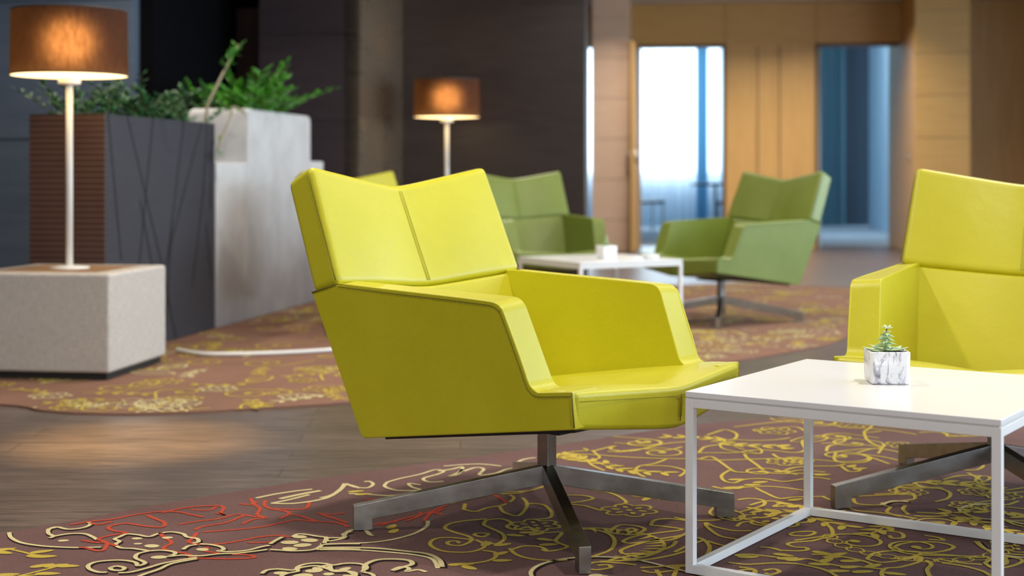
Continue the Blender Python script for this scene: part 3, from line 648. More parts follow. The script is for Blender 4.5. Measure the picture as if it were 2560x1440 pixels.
for pts in ([(1500,690),(1580,660),(1700,665)], [(2100,740),(2080,720),(2160,690),(2300,680),(2420,690)], [(2160,770),(2240,790),(2400,800),(2560,830)], [(1920,830),(1930,860),(1990,870)], [(1960,830),(1950,865)], [(2290,1030),(2400,1060),(2560,1080)], [(2270,1120),(2330,1085),(2440,1075)], [(2210,960),(2280,1020),(2400,1060)]):
    tr(D_, Cr, .0125, pts, outline=True)
g.flower(*D_(710, 790), .085, .3, Yl, .012, 6)
g.chain(*D_(1760, 935), .20, -3.2, .15, Yl, .008)
g.flower(*B_(1500, 590), .06, .2, Yl, .010, 6)
g.flower(*B_(2150, 485), .07, .2, Yl, .010, 6)
g.scroll(*B_(1880, 946), .17, .5, Cr, .012, 1, 1.0, True)
g.flower(*B_(60, 930), .10, .3, Cr, .012, 5, True)
g.flower(*D_(1700, 590), .05, .2, Yl, .008, 6)
rr = random.Random(11)
for i in range(64):
    x = rr.uniform(.15, 1.6); y = rr.uniform(3.3, 5.2)
    if abs(x) > .40*y or (x < .5 and y < 4.2): continue
    k = rr.random(); a = rr.uniform(0, 6.28)
    if k < .3: g.scroll(x, y, rr.uniform(.05, .09), a, Yl, .011, rr.choice((-1, 1)), rr.uniform(1, 1.4))
    elif k < .5: g.leafloop(x, y, rr.uniform(.14, .22), a, Yl, .010)
    elif k < .75: g.sprig(x, y, .22, a, Yl, .012)
    else: g.flower(x, y, rr.uniform(.04, .07), a, Yl, .009, 6)
# freely drawn ornament on the parts of the rug outside the photograph and in its gaps
for i in range(130):
    x = random.uniform(-2.4, 3.2); y = random.uniform(-.5, 5.2)
    if y > 3.0 and abs(x) < .36*y: continue
    k = random.random(); a = random.uniform(0, 6.28); mi = Yl if x > -.3 else random.choice((Cr, Yl, Rd))
    if k < .35: g.scroll(x, y, random.uniform(.06, .14), a, mi, .012, random.choice((-1, 1)), random.uniform(1, 1.6))
    elif k < .55: g.flower(x, y, random.uniform(.06, .1), a, mi, .011, random.choice((5, 6)))
    elif k < .8: g.leafloop(x, y, random.uniform(.15, .26), a, mi, .012)
    else: g.sprig(x, y, .25, a, mi, .012)
g.clip(in_poly(poly1))
o = link('patterned_rug', g.bm, RM, None, False)
tag(o, 'large mauve brown rug with yellow and red scrolling ornament under the nearest lime armchair', 'rug')

# far rug
e2 = [(-3.6, 6.6), (-2.6, 5.62)]+[fl(*p) for p in ((0, 1008), (110, 1024), (250, 1031), (440, 1029), (650, 1018), (860, 1004), (1200, 975), (1500, 943), (1800, 905), (2000, 873), (2100, 848))]
e2 += [(2.25, 8.9), (2.75, 10.1), (2.6, 11.0), (1.9, 11.4)]
e2 = [(p.x, p.y) for p in spline(e2, 5)]
poly2 = e2+[(.55, 11.35), (-.85, 11.55), (-1.15, 10.4), (-1.95, 10.5), (-2.38, 9.5), (-3.6, 9.6)]
g = Rug(.008); g.base(poly2)
for i in range(900):
    x = random.uniform(-3.6, 2.9); y = random.uniform(5.1, 11.4); mi = Yl if random.random() < .8 else Cr
    k = random.random(); a = random.uniform(0, 6.28)
    if k < .3: g.scroll(x, y, random.uniform(.06, .12), a, mi, .014, random.choice((-1, 1)), random.uniform(.9, 1.4))
    elif k < .55: g.flower(x, y, random.uniform(.05, .09), a, mi, .013, random.choice((5, 6)))
    elif k < .8: g.leafloop(x, y, random.uniform(.13, .24), a, mi, .014)
    else: g.sprig(x, y, .25, a, mi, .014, 4)
ef = e2[8:70]
for i in range(26):   # cream blossoms along its near edge
    p = fl(random.choice((random.uniform(150, 470), random.uniform(1650, 2080))), 0+1500)
for i in range(22):
    px = random.uniform(190, 470); p = fl(px, random.uniform(998, 1022)); g.flower(p[0], p[1], random.uniform(.03, .055), random.uniform(0, 6), Cr, .008, 5, False, False)
for i in range(50):
    px = random.uniform(1740, 2090); yb = lerp(915, 850, (px-1740)/350)-random.uniform(14, 70); p = fl(px, yb); g.flower(p[0], p[1], random.uniform(.03, .055), random.uniform(0, 6), Cr, .008, 5, False, False)
g.clip(in_poly(poly2))
o = link('patterned_rug', g.bm, [M['rug_far'], M['r_yellow'], M['r_cream'], M['r_red'], M['r_dark']], None, False)
tag(o, 'terracotta brown rug with yellow ornament under the planters, the cube table and the green armchairs', 'rug')

# ------------------------------------------------------------------ swivel armchair
def vout(z): return .32+(z-.21)*.069 if z <= .575 else lerp(.345, .33, (z-.575)/.283)
def chair_meshes(c):
    """returns dict of (bmesh builder results) for the leather colour c; local +X is the front, +Y its left, origin at the floor"""
    root = empty('swivel_armchair'); lm, st, gr, pp = M[c], M[c+'_stitch'], M[c+'_groove'], M[c+'_pipe']
    NS, NT = 24, 12
    # upper backrest
    fr, bk = [], []
    for i in range(NS+1):
        s = -1+2*i/NS; a = (math.sqrt(s*s+.012)-.10954)/(math.sqrt(1.012)-.10954); rf, rb = [], []
        for j in range(NT+1):
            t = j/NT
            zc = lerp(.583, .876, t); zm = lerp(.560, .823, t); z = lerp(zm, zc, a)
            uc = lerp(-.370, -.490, t); um = lerp(-.392, -.512, t); u = lerp(um, uc, a)
            blg = .006*math.sin(PI*a)**1.6*math.sin(PI*min(1, max(0, t)))**.8 if 0 < a < 1 else 0
            v = s*(vout(zc)-.003*(0 if abs(s) < 1 else 0))
            rf.append((u+blg*.92, v, z+blg*.4))
            ub = lerp(lerp(-.462, -.485, 1-a), lerp(-.580, -.604, 1-a), t); zb = lerp(.553, .828, t)-(1-a)*lerp(.018, .040, t)
            rb.append((ub-.006*math.sin(PI*a), v, zb))
        fr.append(rf); bk.append(rb)
    bm = bmesh.new(); slab(bm, fr, bk)
    up = link('backrest', bm, lm, root, True, .019, 5)
    # seams of the backrest: side groove + stitches, centre fold seam
    bm = bmesh.new()
    for s in (-1, 1):
        bm = bmesh.new()
        pts = [(lerp(-.381, -.497, t), s*(vout(lerp(.59, .86, t))+.0004), lerp(.592, .848, t)) for t in [k/10 for k in range(11)]]
        tube(bm, pts, .0012, 5, mi=0)
        for k in range(46):
            t0 = k/46; t1 = t0+.011
            p = [(lerp(-.388, -.504, t), s*(vout(lerp(.59, .86, t))+.0005), lerp(.588, .845, t)) for t in (t0, t1)]
            tube(bm, p, .0008, 4, mi=1)
        link('side_seam', bm, [gr, st], up)
    bm = bmesh.new()
    for dv in (-.0050, .0050):
        tube(bm, [(lerp(-.392, -.512, t)+.0007, dv, lerp(.560, .823, t)+.0003) for t in (.05, .2, .4, .6, .8, .93)], .0009, 5, mi=1)
    tube(bm, [(lerp(-.392, -.512, t)+.0001, 0, lerp(.560, .823, t)) for t in (.05, .2, .4, .6, .8, .93)], .0009, 5, mi=1)
    link('centre_seam', bm, [gr, st], up)
    # lower back between the arms
    fr, bk = [], []
    for i in range(NS+1):
        s = -1+2*i/NS; a = (math.sqrt(s*s+.012)-.10954)/(math.sqrt(1.012)-.10954); rf, rb = [], []
        for j in range(9):
            t = j/8
            zt = lerp(.560, .583, a); z = lerp(.27, zt, t)
            u = lerp(lerp(-.250, -.230, a), lerp(-.394, -.371, a), t)
            blg = .005*math.sin(PI*a)**1.6*math.sin(PI*t)**.8 if 0 < a < 1 and 0 < t < 1 else 0
            v = s*(vout(z)-.006)
            rf.append((u+blg, v, z+blg*.3))
            zb = lerp(.216, lerp(.536, .552, a), t)
            rb.append((lerp(lerp(-.335, -.314, a), lerp(-.484, -.461, a), t), v, zb))
        fr.append(rf); bk.append(rb)
    bm = bmesh.new(); slab(bm, fr, bk); link('lower_backrest', bm, lm, root, True, .010, 3)
    # seat
    fr, bk = [], []; NU = 16
    for i in range(NS+1):
        s = -1+2*i/NS; a = (math.sqrt(s*s+.012)-.10954)/(math.sqrt(1.012)-.10954); rt, rb = [], []
        for j in range(NU+1):
            t = j/NU
            ue = lerp(.392, .345, a); u = lerp(-.27, ue, t)
            wd = .305 if u < .20 else lerp(.305, .3265, min(1, (u-.20)/.03))
            zt = lerp(lerp(.285, .300, a), lerp(.380, .396, a), t)
            blg = .010*math.sin(PI*a)**.6*math.sin(PI*t)**.5 if 0 < a < 1 and 0 < t < 1 else 0
            drop = .010*max(0, (t-.86)/.14)**2
            rt.append((u, s*wd, zt+blg-drop))
            ub = lerp(-.30, ue-.006, t)
            rb.append((ub, s*(wd-.004), lerp(.216, lerp(.274, .307, a), t)))
        fr.append(rt); bk.append(rb)
    bm = bmesh.new(); slab(bm, fr, bk); seat = link('seat', bm, lm, root, True, .012, 4)
    bm = bmesh.new()
    for s in (-1, 1):   # stitched line along the top of the front panel + vertical corner seam
        q = [(lerp(.393, .347, a)+.0008, s*.326*a, lerp(.374, .393, a)-.026) for a in (0, .25, .5, .75, .97)]
        tube(bm, q, .0009, 4, mi=1)
    tube(bm, [(.3935, 0, .352), (.3925, 0, .33), (.390, 0, .29)], .0012, 5, mi=0)
    for dv in (-.005, .005): tube(bm, [(.3935, dv, .352), (.3925, dv, .33), (.390, dv, .30)], .0008, 4, mi=1)
    link('seam', bm, [gr, st], seat)
    # side panels with armrests
    for s in (-1, 1):
        def rnd(P_, rad):
            out = []
            n = len(P_)
            for i in range(n):
                p = Vector(P_[i]); a = Vector(P_[i-1]); b = Vector(P_[(i+1) % n]); r = rad[i]
                if r == 0: out.append(tuple(p)); continue
                d1 = (a-p).normalized()*r; d2 = (b-p).normalized()*r
                for k in range(7):
                    t = k/6; out.append(tuple((p+d1)*(1-t)**2+p*2*t*(1-t)+(p+d2)*t*t))
            return out
        prof = [(-.468, .557), (-.366, .583), (.146, .568), (.222, .388), (.244, .378), (.339, .389), (.343, .307), (-.315, .212)]
        P_ = rnd(prof, [0, .02, .026, .014, .0, .006, .004, .014])
        bm = bmesh.new()
        outer, inner = [], []
        for (u, z) in P_:
            outer.append(bm.verts.new((u, s*vout(z), z)))
            th = lerp(.055, .082, (u+.40)/.55)
            
            zi = z+(.006 if z > .5 else 0)
            inner.append(bm.verts.new((u, s*(vout(z)-th), zi)))
        n = len(P_)
        bm.faces.new(outer); bm.faces.new(list(reversed(inner)))
        for i in range(n): bm.faces.new((outer[i], outer[(i+1) % n], inner[(i+1) % n], inner[i]))
        arm = link('armrest', bm, lm, root, True, .0075, 3, 50)
        # piping and stitches following the panel edge
        path = [(-.372, .586), (-.2, .580), (0, .574), (.105, .5698), (.128, .567), (.145, .5585), (.155, .545), (.198, .446), (.217, .398), (.228, .384), (.246, .3785), (.300, .384), (.336, .388)]
        bm = bmesh.new()
        sp = [(p.x, s*(vout(p.y)-.0032), p.y-.0028) for p in spline(path, 5)]
        tube(bm, sp, .0030, 6, mi=2)
        q = []
        for i, p in enumerate(sp):
            d = Vector(sp[min(i+1, len(sp)-1)])-Vector(sp[max(i-1, 0)]); d.normalize(); nrm = Vector((d.z, 0, -d.x))
            q.append(Vector(p)+Vector((0, s*.0028, 0))-nrm*(-.0105))
            if q[-1].z > p[2]: q[-1] = Vector(p)+Vector((0, s*.0028, 0))+nrm*(-.0105)
        gq = [Vector((a.x*.68+b[0]*.32, a.y, a.z*.68+b[2]*.32)) for a, b in zip(q, sp)]
        tube(bm, gq, .0010, 5, mi=0)
        # dashes
        acc = 0; on = True; seg = [q[0]]
        dens = []
        for a_, b_ in zip(q, q[1:]):
            k = max(1, int((b_-a_).length/.0015))
            for m_ in range(k): dens.append(a_.lerp(b_, m_/k))
        for i in range(0, len(dens)-3, 5): tube(bm, [dens[i], dens[i+3]], .0008, 4, mi=1)
        # seam between backrest and side panel, front vertical seam
        tube(bm, [(-.466, s*(vout(.556)+.0005), .5575), (-.42, s*(vout(.57)+.0005), .570), (-.376, s*(vout(.575)+.0005), .5835)], .0022, 6, mi=0)
        tube(bm, [(.3385, s*(vout(.38)+.0003), .386), (.3395, s*(vout(.35)+.0003), .35), (.341, s*(vout(.31)+.0003), .311)], .0016, 6, mi=0)
        tube(bm, [(.331, s*(vout(.38)+.0003), .378), (.332, s*(vout(.35)+.0003), .35), (.333, s*(vout(.31)+.0003), .313)], .0008, 5, mi=1)
        # short seam across the arm top corner
        tube(bm, [(.122, s*.338, .5682), (.121, s*.30, .5710), (.121, s*.272, .5730)], .0010, 5, mi=0)
        link('piping', bm, [gr, st, pp], arm)
    # underside board
    bm = bmesh.new()
    top = [(-.27, .216-.001), (.30, .297)]
    v = []
    for (u, z, w_) in ((-.285, .2165, .27), (.315, .303, .29)):
        for dz in (.004, -.010):
            for s in (-1, 1): v.append(bm.verts.new((u, s*w_, z+dz-.0)))
    for f in ((0,1,5,4),(2,6,7,3),(0,2,3,1),(4,5,7,6),(0,4,6,2),(1,3,7,5)): bm.faces.new([v[i] for i in f])
    link('underside_board', bm, M['black'], root, False)
    # column and plate
    bm = bmesh.new(); box(bm, -.017, .017, -.017, .017, .10, .262); link('column', bm, M['steel'], root, True, .002)
    bm = bmesh.new(); box(bm, -.11, .11, -.09, .09, .236, .246); link('mounting_plate', bm, M['black'], root, True, .002)
    return root
def base_legs(root, ang):
    for k in range(4):
        bm = bmesh.new(); a = ang+k*PI/2
        prof = [(.0 if k % 2 == 0 else .014, .143), (.470, .058), (.470, 0), (.424, 0), (.424, .026), (.0 if k % 2 == 0 else .014, .097)]
        A, B = [], []
        for r, z in prof:
            A.append(bm.verts.new((r, -.0135, z))); B.append(bm.verts.new((r, .0135, z)))
        n = len(prof); bm.faces.new(A); bm.faces.new(list(reversed(B)))
        for i in range(n): bm.faces.new((A[i], A[(i+1) % n], B[(i+1) % n], B[i]))
        bmesh.ops.rotate(bm, verts=bm.verts, cent=(0, 0, 0), matrix=Matrix.Rotation(a, 3, 'Z'))
        link('leg', bm, M['steel'], root, True, .0012)
def copy_tree(o, parent=None):
    c = o.copy(); C.objects.link(c); c.parent = parent
    for ch in list(o.children): copy_tree(ch, c)
    return c
lime = chair_meshes('lime'); grn = chair_meshes('green')
used = set()
def place_chair(src, phi, cx, cy, legang, label):
    r = lime if src == 'lime' else grn
    if src in used: r = copy_tree(r)
    used.add(src)
    r.location = (cx, cy, RZ); r.rotation_euler = (0, 0, -math.radians(phi))
    r['label'] = label; r['category'] = 'armchair'
    return r, math.radians(legang)+math.radians(phi)
todo = [place_chair('lime', 40.5, .085, 3.6, 8.6, 'lime yellow leather swivel armchair in the foreground, seen whole from its side'),
        place_chair('lime', 119, 1.27, 3.88, 195.3, 'lime yellow leather swivel armchair cut off by the right edge, behind the marble pot'),
        place_chair('lime', 45, -.573, 8.0, 30, 'lime yellow armchair almost wholly hidden, only a back corner peeping over the nearest one'),
        place_chair('green', 144.6, 1.211, 8.56, -100, 'apple green leather swivel armchair facing left before the oak wall'),
        place_chair('green', 68, .20, 9.2, 20, 'shaded olive green armchair behind the far white table, against the dark wall')]
for r, a in todo: base_legs(r, a)

# ------------------------------------------------------------------ coffee tables
def coffee_table(loc, rz, S, label):
    t = empty('coffee_table', loc, rz); tag(t, label, 'table'); H = .387; b = .0185
    bm = bmesh.new(); box(bm, 0, S, 0, S, H-.012, H, 0)
    link('tabletop', bm, M['white_top'], t, True, .0012)
    fr = H-.0155
    bm = bmesh.new(); box(bm, .004, S-.004, .004, S-.004, H-.0158, H-.0118); link('shadow_gap', bm, M['white_edge'], t, False)
    for nm, z0 in (('top_frame', fr-b), ('bottom_frame', 0)):
        bm = bmesh.new(); box(bm, b, S-b, 0, b, z0, z0+b); box(bm, b, S-b, S-b, S, z0, z0+b); box(bm, 0, b, b, S-b, z0, z0+b); box(bm, S-b, S, b, S-b, z0, z0+b)
        link(nm, bm, M['white_metal'], t, True, .001)
    for x in (0, S-b):
        for y in (0, S-b):
            bm = bmesh.new(); box(bm, x, x+b, y, y+b, 0, fr); link('leg', bm, M['white_metal'], t, True, .001)
    return t
pA = (at(1713, F*.463/543)); pC = at(2503, F*.463/615)
d = pC-pA
coffee_table((pA.x, pA.y, RZ), math.atan2(d.y, d.x), d.length, 'square white coffee table in the right foreground holding the marble pot')
coffee_table((.355, 7.70, RZ), math.atan2(.32, .573), .656, 'small far white coffee table between the two green armchairs')

# ------------------------------------------------------------------ pots and succulents
def pot(loc, rz, w_, h, m, label):
    t = empty('plant_pot', loc, rz); tag(t, label, 'plant pot')
    bm = bmesh.new(); r = .009; q = w_/2
    def ring(z, hw, rr):
        out = []
        for cx, cy, a0 in ((hw-rr, hw-rr, 0), (-hw+rr, hw-rr, PI/2), (-hw+rr, -hw+rr, PI), (hw-rr, -hw+rr, 3*PI/2)):
            for k in range(5): a = a0+k*PI/8; out.append((cx+rr*math.cos(a), cy+rr*math.sin(a), z))
        return [bm.verts.new(p) for p in out]
    rs = [ring(0, q-.006, r), ring(.002, q-.003, r), ring(.006, q-.0005, r+.002), ring(h-.002, q, r), ring(h, q-.0015, r), ring(h, q-.004, r-.002), ring(h-.002, q-.0055, r-.003), ring(h-.016, q-.006, r-.003)]
    for a, b in zip(rs, rs[1:]):
        for i in range(20): bm.faces.new((a[i], a[(i+1) % 20], b[(i+1) % 20], b[i]))
    bm.faces.new(rs[0]); link('pot_body', bm, m, t)
    bm = bmesh.new(); box(bm, -q+.007, q-.007, -q+.007, q-.007, h-.02, h-.006); link('soil', bm, M['soil'], t, False)
    return t
def leafmesh(bm, base, d, up, l, w_, th=.003, mi=0, cup=.15):
    d = Vector(d).normalized(); up = Vector(up); s = d.cross(up)
    if s.length < .05: s = d.cross(Vector((1, 0, .3)))
    s.normalize(); n = s.cross(d).normalized(); B = Vector(base); K = 6; T = []; U = []
    prof = [.25, .7, 1, .9, .5, .04]
    for i in range(K):
        t = i/(K-1); c = B+d*l*t+n*(cup*l*t*t); wv = prof[i]*w_/2
        T.append([bm.verts.new(c-s*wv), bm.verts.new(c+n*th*prof[i]), bm.verts.new(c+s*wv), bm.verts.new(c-n*th*prof[i])])
    for a, b in zip(T, T[1:]):
        for k in range(4): bm.faces.new((a[k], a[(k+1) % 4], b[(k+1) % 4], b[k])).material_index = mi
    bm.faces.new(T[0]).material_index = mi; bm.faces.new(list(reversed(T[-1]))).material_index = mi
def succulent(loc, label, sc_=1.0):
    t = empty('succulent', loc); tag(t, label, 'plant'); t.scale = sc_
    bm = bmesh.new(); tube(bm, [(0, 0, -.008), (.001, 0, .02), (-.001, 0, .04), (.002, 0, .062)], [.004, .0035, .003, .002], 8); link('stem', bm, M['succ2'], t)
    bm = bmesh.new(); rr = random.Random(3)
    for k in range(11):
        a = k*2.4+.3; el = rr.uniform(.0, .16); leafmesh(bm, (.006*math.cos(a), .006*math.sin(a), .001+.0012*(k % 4)), (math.cos(a), math.sin(a), el), (0, 0, 1), rr.uniform(.034, .046), .019, .0028)
    link('outer_leaves', bm, M['succ'], t)
    bm = bmesh.new()
    for k in range(16):
        a = k*2.4; z = .008+k*.0026; leafmesh(bm, (0, 0, z), (math.cos(a), math.sin(a), .55-k*.02), (0, 0, 1), .026-.0008*k, .013, .0032, 0, -.55)
    link('inner_leaves', bm, M['succ2'], t)
    bm = bmesh.new()
    for k in range(8):
        a = k*2*PI/8+.3; leafmesh(bm, (.002, 0, .060), (math.cos(a), math.sin(a), .25 if k % 2 else .8), (0, 0, 1), .013, .0075, .0015)
    for k in range(5):
        a = k*1.3; leafmesh(bm, (.001, 0, .052), (math.cos(a), math.sin(a), -.1), (0, 0, 1), .010, .006, .0015)
    link('rosette_tip', bm, M['succ_top'], t)
    return t
TZ = .387+RZ
pp_ = at(2217, 3.281)
pot((pp_.x, pp_.y, TZ), math.radians(-3), .088, .072, M['marble'], 'small square marbled pot standing on the near white coffee table')
succulent((pp_.x-.002, pp_.y, TZ+.068), 'pale green succulent growing in the marbled pot', (1.12, 1.12, .86))
pot((.515, 8.06, TZ), .5, .088, .072, M['pot_white'], 'small white pot standing on the far coffee table')
succulent((.515, 8.06, TZ+.068), 'tiny succulent growing in the white pot on the far coffee table', (.8, .8, .8))
bm = bmesh.new(); lathe(bm, [(0, 0), (.036, 0), (.040, .002), (.050, .014), (.052, .020), (.049, .020), (.040, .008), (0, .007)], 28)
o = link('dish', bm, M['pot_white']); o.location = (.757, 8.09, TZ); tag(o, 'small round white dish at the right end of the far coffee table', 'dish')

# ------------------------------------------------------------------ cube tables with lamps
def cube_table(loc, rz, S, label):
    t = empty('cube_table', loc, rz); tag(t, label, 'table'); q = S/2
    bm = bmesh.new(); box(bm, -q, q, -q, q, .028, .438); link('body', bm, M['cube_cloth'], t, True, .014, 4)
    bm = bmesh.new(); box(bm, -q+.09, q-.09, -q+.09, q-.09, .430, .4395); link('inset_top', bm, wood('inset_oak', (.30, .17, .085), (.36, .21, .11)), t, True, .001)
    bm = bmesh.new(); box(bm, -q+.02, q-.02, -q+.02, q-.02, 0, .03); link('plinth', bm, M['black'], t, False)
    return t
def lamp(loc, label):
    t = empty('table_lamp', loc); tag(t, label, 'lamp')
    bm = bmesh.new(); lathe(bm, [(0, 0), (.085, 0), (.085, .006), (.05, .010), (.018, .013), (0, .013)], 32); link('base', bm, M['lamp_white'], t)
    bm = bmesh.new(); lathe(bm, [(0, .01), (.0145, .01), (.0145, .82), (0, .82)], 20); link('pole', bm, M['lamp_white'], t)
    bm = bmesh.new(); lathe(bm, [(.0145, .795), (.046, .80), (.048, .806), (.048, .850), (0, .850)], 28); link('lamp_holder', bm, M['lamp_white'], t)
    bm = bmesh.new()
    lathe(bm, [(.249, .838), (.244, 1.118)], 64)
    link('lamp_shade', bm, M['shade'], t)
    bm = bmesh.new(); lathe(bm, [(.2465, .836), (.2505, .836), (.2505, .842), (.2465, .842), (.2465, .836)], 64); link('bottom_rim', bm, M['rim'], t)
    bm = bmesh.new(); lathe(bm, [(.2415, 1.115), (.2455, 1.115), (.2455, 1.121), (.2415, 1.121), (.2415, 1.115)], 64); link('top_rim', bm, M['rim'], t)
    bm = bmesh.new(); lathe(bm, [(.048, .830), (.15, .832), (.245, .838), (.245, .843), (.048, .843), (.048, .830)], 64); link('diffuser', bm, M['diffuser'], t)
    l = bpy.data.lights.new('bulb', 'POINT'); l.energy = 6; l.color = (1, .62, .28); l.shadow_soft_size = .10
    o = bpy.data.objects.new('bulb', l); C.objects.link(o); o.parent = t; o.location = (0, 0, .98)
    return t
ca = .14
cube_table((-1.925, 6.43, RZ), -ca, .63, 'near oatmeal cloth cube table at the left edge, carrying the larger looking lamp')
lamp((-1.925, 6.42, .4500), 'brown drum shade lamp on a white pole, on the near cube table at left')
cube_table((-.49, 11.10, RZ), -AL, .60, 'far cloth cube table hidden behind the lime armchair, carrying the smaller looking lamp')
lamp((-.49, 11.10, .4500), 'smaller looking brown drum shade lamp rising behind the nearest lime armchair')
# cable
bm = bmesh.new()
cp = [fl(*p) for p in ((404, 880), (450, 881), (480, 886), (520, 890), (600, 890), (700, 887), (820, 880), (950, 868))]
cp = [(-1.60, cp[0][1]+.01)]+cp[1:]+[(-.1, 7.2), (-.1, 8.2), (-.5, 8.85), (-.8, 9.8), (-.98, 10.5), (-.95, 11.0), (-.80, 11.08)]
tube(bm, [(p.x, p.y, RZ+.0098) for p in spline(cp, 5)], .0095, 8)
o = link('power_cable', bm, M['white_plastic']); tag(o, 'white power cable running over the rug from the near cube table', 'cable')

# ------------------------------------------------------------------ planters
ang = -math.atan(.18)
K0 = Vector((-1.876, 6.80)); e2_ = Vector((.18, 1)).normalized(); e1_ = Vector((1, -.18)).normalized()
def along(px): return (hit(px, K0, e2_)-K0).length
Lp = along(537); W_ = .375; ZP = 1.128
t = empty('planter', (K0.x, K0.y, RZ), ang); tag(t, 'tall dark planter box with slanting black inlaid lines behind the near lamp', 'planter')
def openbox(bm, x0, x1, y0, y1, z0, z1, th):
    box(bm, x0, x1, y0, y0+th, z0, z1); box(bm, x0, x1, y1-th, y1, z0, z1); box(bm, x0, x0+th, y0+th, y1-th, z0, z1); box(bm, x1-th, x1, y0+th, y1-th, z0, z1)
bm = bmesh.new(); openbox(bm, -W_, 0, .004, Lp, 0, ZP, .018); link('planter_body', bm, M['ash'], t, True, .0015)
bm = bmesh.new(); box(bm, -W_, 0, 0, .0045, 0, ZP); link('grooved_front', bm, M['slat'], t, False)
bm = bmesh.new(); box(bm, -W_+.018, -.018, .022, Lp-.018, 0, ZP-.05); link('soil', bm, M['soil'], t, False)
bm = bmesh.new()
def side(px, py):
    p = hit(px, K0, e2_); return ((p-K0).length, EYE-(py-HOR)/F*p.y)
for a_, b_ in (((270, 283), (303, 650)), ((318, 289), (404, 660)), ((383, 292), (348, 660)), ((460, 300), (420, 640)), ((505, 306), (470, 440)), ((470, 440), (405, 700)), ((518, 310), (508, 480)), ((508, 480), (480, 720)), ((350, 500), (408, 820)), ((430, 560), (412, 830)), ((530, 320), (525, 520)), ((515, 560), (528, 700)), ((404, 660), (440, 850))):
    s0, z0 = side(*a_); s1, z1 = side(*b_); z0 = min(z0, ZP); z1 = max(z1, 0); hw = .009
    vs = [bm.verts.new(p) for p in ((.0005, s0-hw, z0), (.0005, s0+hw, z0), (.0005, s1+hw, z1), (.0005, s1-hw, z1), (.0012, s0-hw, z0), (.0012, s0+hw, z0), (.0012, s1+hw, z1), (.0012, s1-hw, z1))]
    for f in ((4,5,6,7), (0,1,5,4), (1,2,6,5), (2,3,7,6), (3,0,4,7)): bm.faces.new([vs[i] for i in f])
link('inlaid_lines', bm, M['ash_line'], t, False)
# concrete planters
c_lo = along(541); c_hi = along(620); c_end = along(777)
def conc(s0, s1, z, label, name='planter'):
    p = K0+e2_*s0
    t = empty(name, (p.x, p.y, RZ), ang); tag(t, label, 'planter')
    bm = bmesh.new(); Ln = s1-s0; r = .04 if z > 1.1 else .012
    def ring(zz, ins, rr):
        out = []
        x0, x1, y0, y1 = -W_+ins, -ins, ins, Ln-ins
        for cx, cy, a0 in ((x1-rr, y1-rr, 0), (x0+rr, y1-rr, PI/2), (x0+rr, y0+rr, PI), (x1-rr, y0+rr, 3*PI/2)):
            for k in range(5): a = a0+k*PI/8; out.append((cx+rr*math.cos(a), cy+rr*math.sin(a), zz))
        return [bm.verts.new(q) for q in out]
    rs = [ring(0, .0, .012), ring(z-r, 0, .012)]+[ring(z-r+r*math.sin(k*PI/8), r*.5*(1-math.cos(k*PI/8)), .014) for k in (1, 2, 3, 4)]+[ring(z, .035, .012), ring(z-.01, .042, .01), ring(z-.12, .045, .01)]
    for a, b in zip(rs, rs[1:]):
        for i in range(20): bm.faces.new((a[i], a[(i+1) % 20], b[(i+1) % 20], b[i]))
    bm.faces.new(rs[0]); link('planter_body', bm, M['concrete'], t)
    bm = bmesh.new(); box(bm, -W_+.04, -.04, .04, Ln-.04, z-.12, z-.06); link('soil', bm, M['soil'], t, False)
    return p
conc(c_lo+.012, c_hi-.002, .915, 'lower white concrete block planter standing against the dark planter end')
pt = conc(c_hi, c_end, 1.235, 'tall white concrete planter with rounded rim holding the glossy green plant')

# ------------------------------------------------------------------ foliage plants
def frond(bmL, bmS, base, d, l, nl, ll, lw, curl=.25, mi=0, start=.25, sr=.005):
    B = Vector(base); d = Vector(d).normalized(); side_ = d.cross(Vector((0, 0, 1)))
    if side_.length < .1: side_ = Vector((1, 0, 0))
    side_.normalize(); out = Vector((d.x, d.y, 0))
    pts = []
    for i in range(9):
        t = i/8; pts.append(B+d*l*t+out*curl*l*t*t-Vector((0, 0, curl*.5*l*t*t)))
    tube(bmS, pts, [sr*(1-.6*i/8) for i in range(9)], 6)
    for k in range(nl):
        t = start+(1-start)*k/(nl-1); i = min(7, int(t*8)); p = pts[i].lerp(pts[i+1], t*8-i); dd = (pts[i+1]-pts[i]).normalized()
        s = 1 if k % 2 else -1
        v = dd*.55+side_*s*.9+Vector((random.uniform(-.35, .35), random.uniform(-.35, .35), random.uniform(-.1, .35)))
        leafmesh(bmL, p, v, Vector((random.uniform(-.5, .5), random.uniform(-.5, .5), 1)), ll*random.uniform(.75, 1.15), lw*random.uniform(.8, 1.1), .002)
def plant(name, loc, spec, label, lm, stm):
    t = empty(name, loc); tag(t, label, 'plant')
    bL, bS = bmesh.new(), bmesh.new()
    for s in spec: frond(bL, bS, *s)
    link('leaves', bL, lm, t); link('stems', bS, stm, t)
    return t
def loc3(s, off, z): p = K0+e2_*s-e1_*off; return (p.x, p.y, z)
cen = (c_hi+c_end)/2
spec = []
for k in range(46):
    a = random.uniform(0, 6.28); el = random.uniform(.5, 2.2)
    spec.append(((random.uniform(-.08, .08), random.uniform(-.42, .38), 0), (math.cos(a), math.sin(a)*1.1, el), random.uniform(.20, .38), 13, .095, .048))
spec += [((.0, .15, 0), (.22, .5, .95), .52, 15, .075, .032), ((.05, .3, 0), (.75, .6, .75), .50, 14, .075, .032), ((.02, -.1, 0), (.35, .1, 1), .45, 14, .08, .034)]
plant('leafy_plant', loc3(cen, W_/2, 1.17+RZ), spec, 'glossy bright green leafy plant in the tall white concrete planter', M['leaf'], M['stem'])
conc(c_end+.01, along(809), .935, 'low pale block planter just past the far end of the tall white planter')
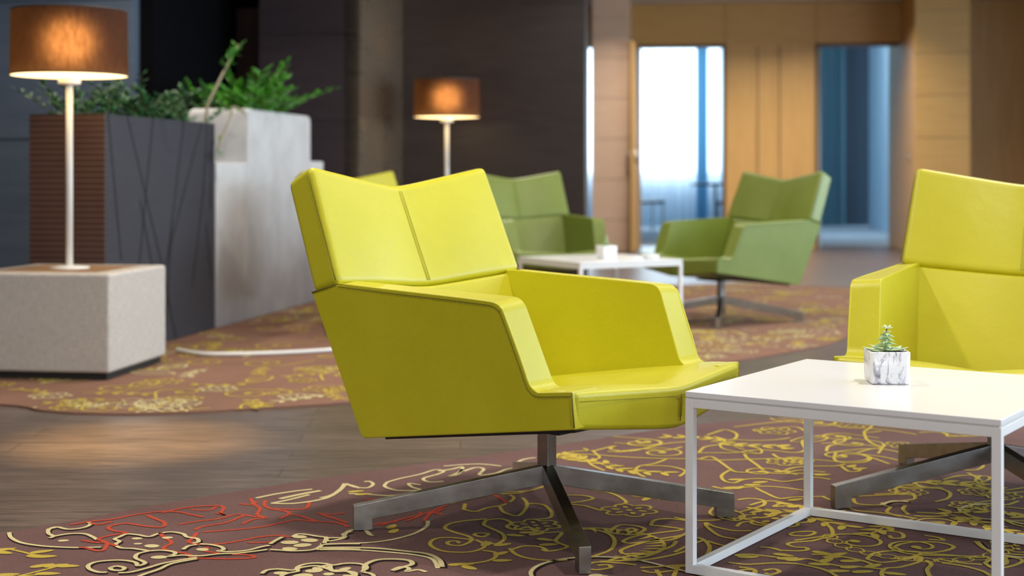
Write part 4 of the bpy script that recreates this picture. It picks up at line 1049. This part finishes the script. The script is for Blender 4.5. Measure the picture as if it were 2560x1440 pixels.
t = empty('leaning_stem', loc3(c_lo+.10, .15, .86+RZ)); tag(t, 'long pale leaning stem with a leafy tip, between the two planters', 'plant')
bL, bS = bmesh.new(), bmesh.new()
p0 = Vector(t.location)-Vector((0, 0, RZ)); q = at(597, 8.55); tip = Vector((q.x, q.y, EYE+(HOR-112)/F*8.55))-p0; q = at(519, 8.3); mid = Vector((q.x, q.y, EYE+(HOR-262)/F*8.3))-p0
tube(bS, [(0, 0, -.02), tuple(mid*.5), tuple(mid), tuple(mid.lerp(tip, .5)+Vector((0, 0, .01))), tuple(tip)], [.010, .010, .009, .007, .004], 8)
for k in range(26):
    p = mid.lerp(tip, random.uniform(.55, 1.03)); leafmesh(bL, p, (random.uniform(-1, 1), random.uniform(-1, 1), random.uniform(-.2, 1)), (0, 0, 1), .06, .028, .002)
link('leaves', bL, M['leaf'], t); link('stem', bS, M['stem_bare'], t)
p = loc3(c_hi+.06, .02, 1.20+RZ); t = empty('trailing_stem', p); tag(t, 'thin trailing shoot hanging down over the front of the tall white planter', 'plant')
bL, bS = bmesh.new(), bmesh.new(); p0 = Vector(p)
def at3(px, py, Y): q = at(px, Y); return Vector((q.x, q.y, EYE+(HOR-py)/F*Y))-p0
pts = [Vector((0, 0, 0)), at3(583, 262, 8.45), at3(573, 295, 8.28), at3(556, 335, 8.15), at3(543, 372, 8.05)]
tube(bS, [tuple(q) for q in spline(pts, 4)], .006, 6)
for k, (i, l) in enumerate(((1, .07), (1, .06), (4, .07), (4, .06), (4, .05), (3, .04))):
    leafmesh(bL, pts[i], (random.uniform(-.5, .5), random.uniform(-.4, .4), random.uniform(-1, -.1)), (1, 0, .3), l, .034, .002)
link('leaves', bL, M['leaf'], t); link('stem', bS, M['stem_bare'], t)
for j, (s, n, hmin, hmax, label, sp) in enumerate(((.20, 17, .18, .36, 'small-leaved dark plant in the dark planter right behind the near lamp pole', .10), (Lp*.60, 46, .18, .40, 'bushy small-leaved plant at the middle of the dark planter', .15), (Lp*.93, 14, .12, .24, 'low tuft of leaves at the far end of the dark planter', .05))):
    spec = []
    for k in range(n):
        a = random.uniform(0, 6.28); spec.append(((random.uniform(-.1, .1), random.uniform(-sp, sp), 0), (math.cos(a)*.7, math.sin(a)*.7, random.uniform(.5, 1.4)), random.uniform(hmin, hmax), 13, .048, .030, .3, 0, .15, .003))
    plant('bushy_plant', loc3(s, W_/2, ZP-.06+RZ), spec, label, M['leaf_dark'], M['stem'])
